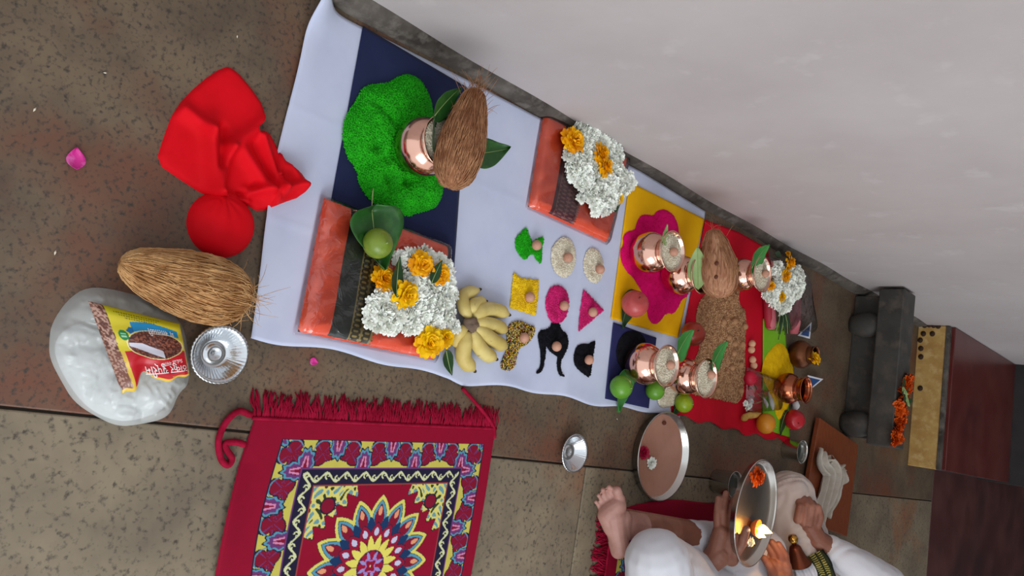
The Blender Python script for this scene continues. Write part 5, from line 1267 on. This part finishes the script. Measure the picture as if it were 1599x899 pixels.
# tilt the plate a little away from the camera so that it reads as a narrow ellipse
th = steel_plate('flame_plate', 'steel plate with burning lamp and marigold held by two hands', (0, 0, 0), plr, .02, (0, 0, 0), 'steel plates')
tn = Vector((0.03, .115, 1)).normalized(); th.rotation_euler = tn.to_track_quat('Z', 'Y').to_euler(); th.location = plc-np.array(tn)*.016
bpy.context.view_layer.update(); TM = th.matrix_world.copy(); TI = TM.inverted()
def on_plate(px, py, z=.004):
    """point on the plate bottom seen at a picture point"""
    o_ = np.array((TM @ Vector((0, 0, z)))); n_ = np.array(tn); d = fw*FPX+rt*(py-449.5)+upv*(px-799.5); t = ((o_-CAM)@n_)/(d@n_); return CAM+d*t
lp = on_plate(1174, 822)
lmp = thing('ghee_lamp', 'small orange clay lamp with a burning wick on the steel plate', 'lamp', lp)
lmp.rotation_euler = th.rotation_euler
v, f = lathe([(0, 0), (.012, 0), (.02, .008), (.024, .018), (.022, .0185), (.017, .012), (0, .008)], 28, False); obj('clay_cup', v, f, m_clay, parent=lmp)
v, f = tube([(0, 0, .008), (.002, -.004, .018), (.002, -.01, .024)], .003, 8); obj('wick', v, f, m_wick, parent=lmp)
def flame_geo(h, r):
    prof = [(0, 0), (r*.55, .08*h), (r*.95, .22*h), (r, .32*h), (r*.8, .5*h), (r*.5, .7*h), (r*.2, .88*h), (0, h)]
    v, f = lathe([(q[0], q[1]) for q in spline([(a, b, 0) for a, b in prof], 28)], 18, False); v[:, 0] += .15*r*np.sin(v[:, 2]/h*4); return v, f
v, f = flame_geo(.040, .0125); v = v+[0, -.008, .014]; obj('flame', v, f, m_flame, parent=lmp)
v, f = flame_geo(.026, .009); v = v+[-.016, -.002, .016]; obj('flame', v, f, m_flame, parent=lmp)
pl = bpy.data.lights.new('flame_light', 'POINT'); pl.energy = .55; pl.color = (1, .50, .16); pl.shadow_soft_size = .012
po = bpy.data.objects.new('flame_light', pl); col.objects.link(po); po.location = lp+np.array(tn)*.075
p = on_plate(1175, 742, .004); mg = link('marigold', mar_meshes[0], None, p, th.rotation_euler, 1.3); tag(mg, 'orange marigold lying in the flame plate', 'flower')
p = on_plate(1170, 845, .004); tag(link('white_flower', white_meshes[1], None, p, th.rotation_euler, .9), 'pale flower beside the lamp in the flame plate', 'flower')

# --- second sitter: farther, cream dhoti, fist on the lap
PB = thing('person', 'person in white sleeve and cream dhoti seated with closed fist, farther away', 'person', (.80, 2.62, .0), 'seated people')
Sb = 505.0
b_ = lambda px, py, dz=0: DP(px, py, Sb)+fw*dz
bw_ = b_(1276, 842, .0); elB = b_(1395, 925, .05); shB = np.array([.82, 2.84, .52])
def rb(p): return p/Sb
fist = [capsule(bw_, .030, b_(1262, 818, .005), .034), capsule(b_(1262, 818, .005), .034, b_(1254, 802, .008), .036),
        capsule(b_(1240, 808, -.024), .0115, b_(1244, 786, -.026), .0115), capsule(b_(1249, 812, -.028), .0115, b_(1253, 784, -.030), .0115), capsule(b_(1258, 813, -.028), .0115, b_(1262, 786, -.030), .0115), capsule(b_(1266, 811, -.024), .0105, b_(1270, 790, -.026), .0105),
        capsule(b_(1244, 786, -.026), .0115, b_(1247, 780, .004), .0115), capsule(b_(1253, 784, -.030), .0115, b_(1255, 778, .004), .0115), capsule(b_(1262, 786, -.030), .0115, b_(1263, 780, .004), .0115), capsule(b_(1270, 790, -.026), .0105, b_(1270, 786, .004), .0105),
        capsule(b_(1272, 822, -.012), .0135, b_(1277, 804, -.018), .0125), capsule(b_(1277, 804, -.018), .0125, b_(1272, 788, -.026), .011)]
armB = [capsule(bw_, .031, bw_*.55+elB*.45, .038), capsule(bw_*.55+elB*.45, .038, elB, .042), capsule(elB, .042, shB, .05)]
KB = np.array(G(1232, 775, .09)); KB2 = np.array([.50, 2.98, .10]); HB1, HB2 = np.array([.80, 2.52, .12]), np.array([.80, 2.74, .12])
armB2 = [capsule([.82, 2.42, .52], .05, [.76, 2.34, .28], .042), capsule([.76, 2.34, .28], .042, [.60, 2.42, .22], .032), capsule([.60, 2.42, .22], .034, [.55, 2.45, .21], .034)]
torsoB = [capsule([.82, 2.56, .13], .11, [.82, 2.70, .13], .11), capsule([.82, 2.63, .14], .12, [.82, 2.63, .44], .13), capsule([.82, 2.48, .52], .06, [.82, 2.78, .52], .06), capsule([.82, 2.63, .52], .07, [.80, 2.63, .66], .05)]
hb_ = np.array([.77, 2.63, .78])
headB = [(v_+hb_-hc, ff_) for v_, ff_ in head]
for k in range(4):
    pass
fing = []
for k in range(4):
    a0 = np.array([.53, 2.425+.016*k, .215]); fing += [capsule(a0, .0105, a0+[-.03, 0, -.012], .01), capsule(a0+[-.03, 0, -.012], .01, a0+[-.03, 0, -.04], .0085)]
fing += [capsule([.54, 2.49, .21], .013, [.515, 2.50, .195], .011)]
legB = [capsule(KB, .055, HB1, .075), capsule(KB2, .055, HB2, .075), capsule(KB, .05, [.56, 2.90, .045], .036), capsule(KB2, .05, [.50, 2.50, .04], .034), capsule([.50, 2.50, .04], .034, [.42, 2.46, .03], .026)]
skinned('body', fist+armB+torsoB+headB+armB2+fing+legB, .0030, m_skin, PB, 1)
hair(hb_, PB); eyes(hb_, PB)
dh = [capsule(KB, .082, HB1, .12), capsule(KB2, .08, HB2, .115), capsule(HB1, .13, HB2, .13), capsule(KB, .07, [.54, 2.9, .07], .07), capsule(KB2, .07, [.52, 2.55, .075], .07), capsule([.56, 2.6, .08], .09, [.58, 2.8, .08], .09)]
skinned('cream_dhoti', dh, .006, m_cream, PB, 5, folds(70, .005, [(.7, 1, .3, 0), (1, -.3, .5, 2)]))
slv = bw_*.80+elB*.20
ku = [capsule(slv, .044, slv*.5+elB*.5, .060), capsule(slv*.5+elB*.5, .060, elB, .068), capsule(elB, .068, shB, .07), capsule([.82, 2.56, .16], .125, [.82, 2.70, .16], .125), capsule([.82, 2.63, .16], .14, [.82, 2.63, .46], .145), capsule([.82, 2.46, .53], .072, [.82, 2.80, .53], .072), capsule([.82, 2.63, .54], .08, [.81, 2.63, .60], .062), capsule([.82, 2.42, .53], .066, [.76, 2.34, .28], .058), capsule([.76, 2.34, .28], .058, [.66, 2.39, .24], .048)]
skinned('white_kurta', ku, .006, m_cotton, PB, 4, folds(34, .0055, [(.6, 1, .7, 0)]))
# stole with a green and gold woven end across the lap
def ribbon(name, pts, wdt, mat, parent, up_=(0, 0, 1), cols=None, n=60, m=16, amp=.003):
    sp = [np.array(p) for p in spline(pts, n)]; V = []; nn = len(sp)
    for i, p in enumerate(sp):
        t = sp[min(i+1, nn-1)]-sp[max(i-1, 0)]; t /= np.linalg.norm(t); s = np.cross(t, up_); s /= np.linalg.norm(s); nrm = np.cross(s, t)
        for j in range(m): 
            a = j/(m-1)-.5; V.append(p+s*a*wdt+nrm*amp*math.sin(a*18+i*.15))
    I = np.arange(nn*m).reshape(nn, m); F = np.stack([I[:-1, :-1], I[:-1, 1:], I[1:, 1:], I[1:, :-1]], -1).reshape(-1, 4)
    C = None
    if cols: C = np.array([cols(i/(nn-1), j/(m-1)) for i in range(nn) for j in range(m)])
    V = np.array(V)-(np.array(parent.location) if parent is not None else 0)
    return obj(name, V, F, mat, parent=parent, cols=C, mods='solid')
upc = -fw
def gold(i, j):
    g = (math.sin(i*110) > .1) and (.22 < j < .42 or .52 < j < .8)
    return lin((176, 164, 92)) if g else lin((44, 52, 30)) if .1 < j < .9 else lin((24, 26, 24))
ribbon('stole_border', [b_(1266, 858, -.03), b_(1273, 872, -.05), b_(1280, 892, -.05), b_(1290, 925, -.04)], .058, m_attr, PB, upc, gold, 90, 30)['label'] = 'green and gold woven border'
ribbon('stole', [b_(1246, 868, -.03), b_(1248, 880, -.05), b_(1250, 896, -.05), b_(1256, 930, -.03)], .062, m_cotton, PB, upc, None, 60, 20, .006)
# brass bell in front of the fist
bl0 = b_(1231, 842, -.05)
be = thing('brass_bell', 'small dark brass bell with golden knob below the closed fist', 'bell', bl0)
ax = Vector(b_(1226, 828, -.01)-b_(1238, 872, 0)).normalized(); be.rotation_euler = ax.to_track_quat('Z', 'Y').to_euler()
v, f = lathe([(.0, .0), (.01, 0), (.016, -.006), (.02, -.02), (.026, -.04), (.036, -.056), (.038, -.06), (.034, -.058), (.02, -.03), (0, -.01)], 28, False); obj('bell_cup', v, f, M('tarnished_brass', (110, 56, 36), .35, .8), parent=be)
v, f = lathe([(0, 0), (.006, 0), (.006, .006), (.013, .012), (.015, .02), (.012, .03), (0, .034)], 24, False); obj('knob', v, f, m_brass, parent=be)
# crumpled handkerchief hanging over the board
hk = thing('handkerchief', 'crumpled white handkerchief lying across the reddish board', 'cloth', G(1295, 745, .035))
def hkc(pts, w_, amp, ph):
    return ribbon('cloth_fold', [G(*p[:2], p[2]) for p in pts], w_, m_hanky, hk, (.1, -.5, 1), None, 50, 22, amp)
hkc([(1288, 708, .05), (1292, 722, .07), (1300, 738, .06), (1293, 765, .055), (1284, 790, .05), (1276, 818, .045)], .075, .011, 0)
hkc([(1318, 736, .06), (1308, 745, .062), (1302, 760, .056), (1296, 782, .05), (1288, 806, .042)], .06, .012, 1)
hkc([(1312, 728, .05), (1314, 742, .068), (1306, 758, .055)], .06, .009, 2)
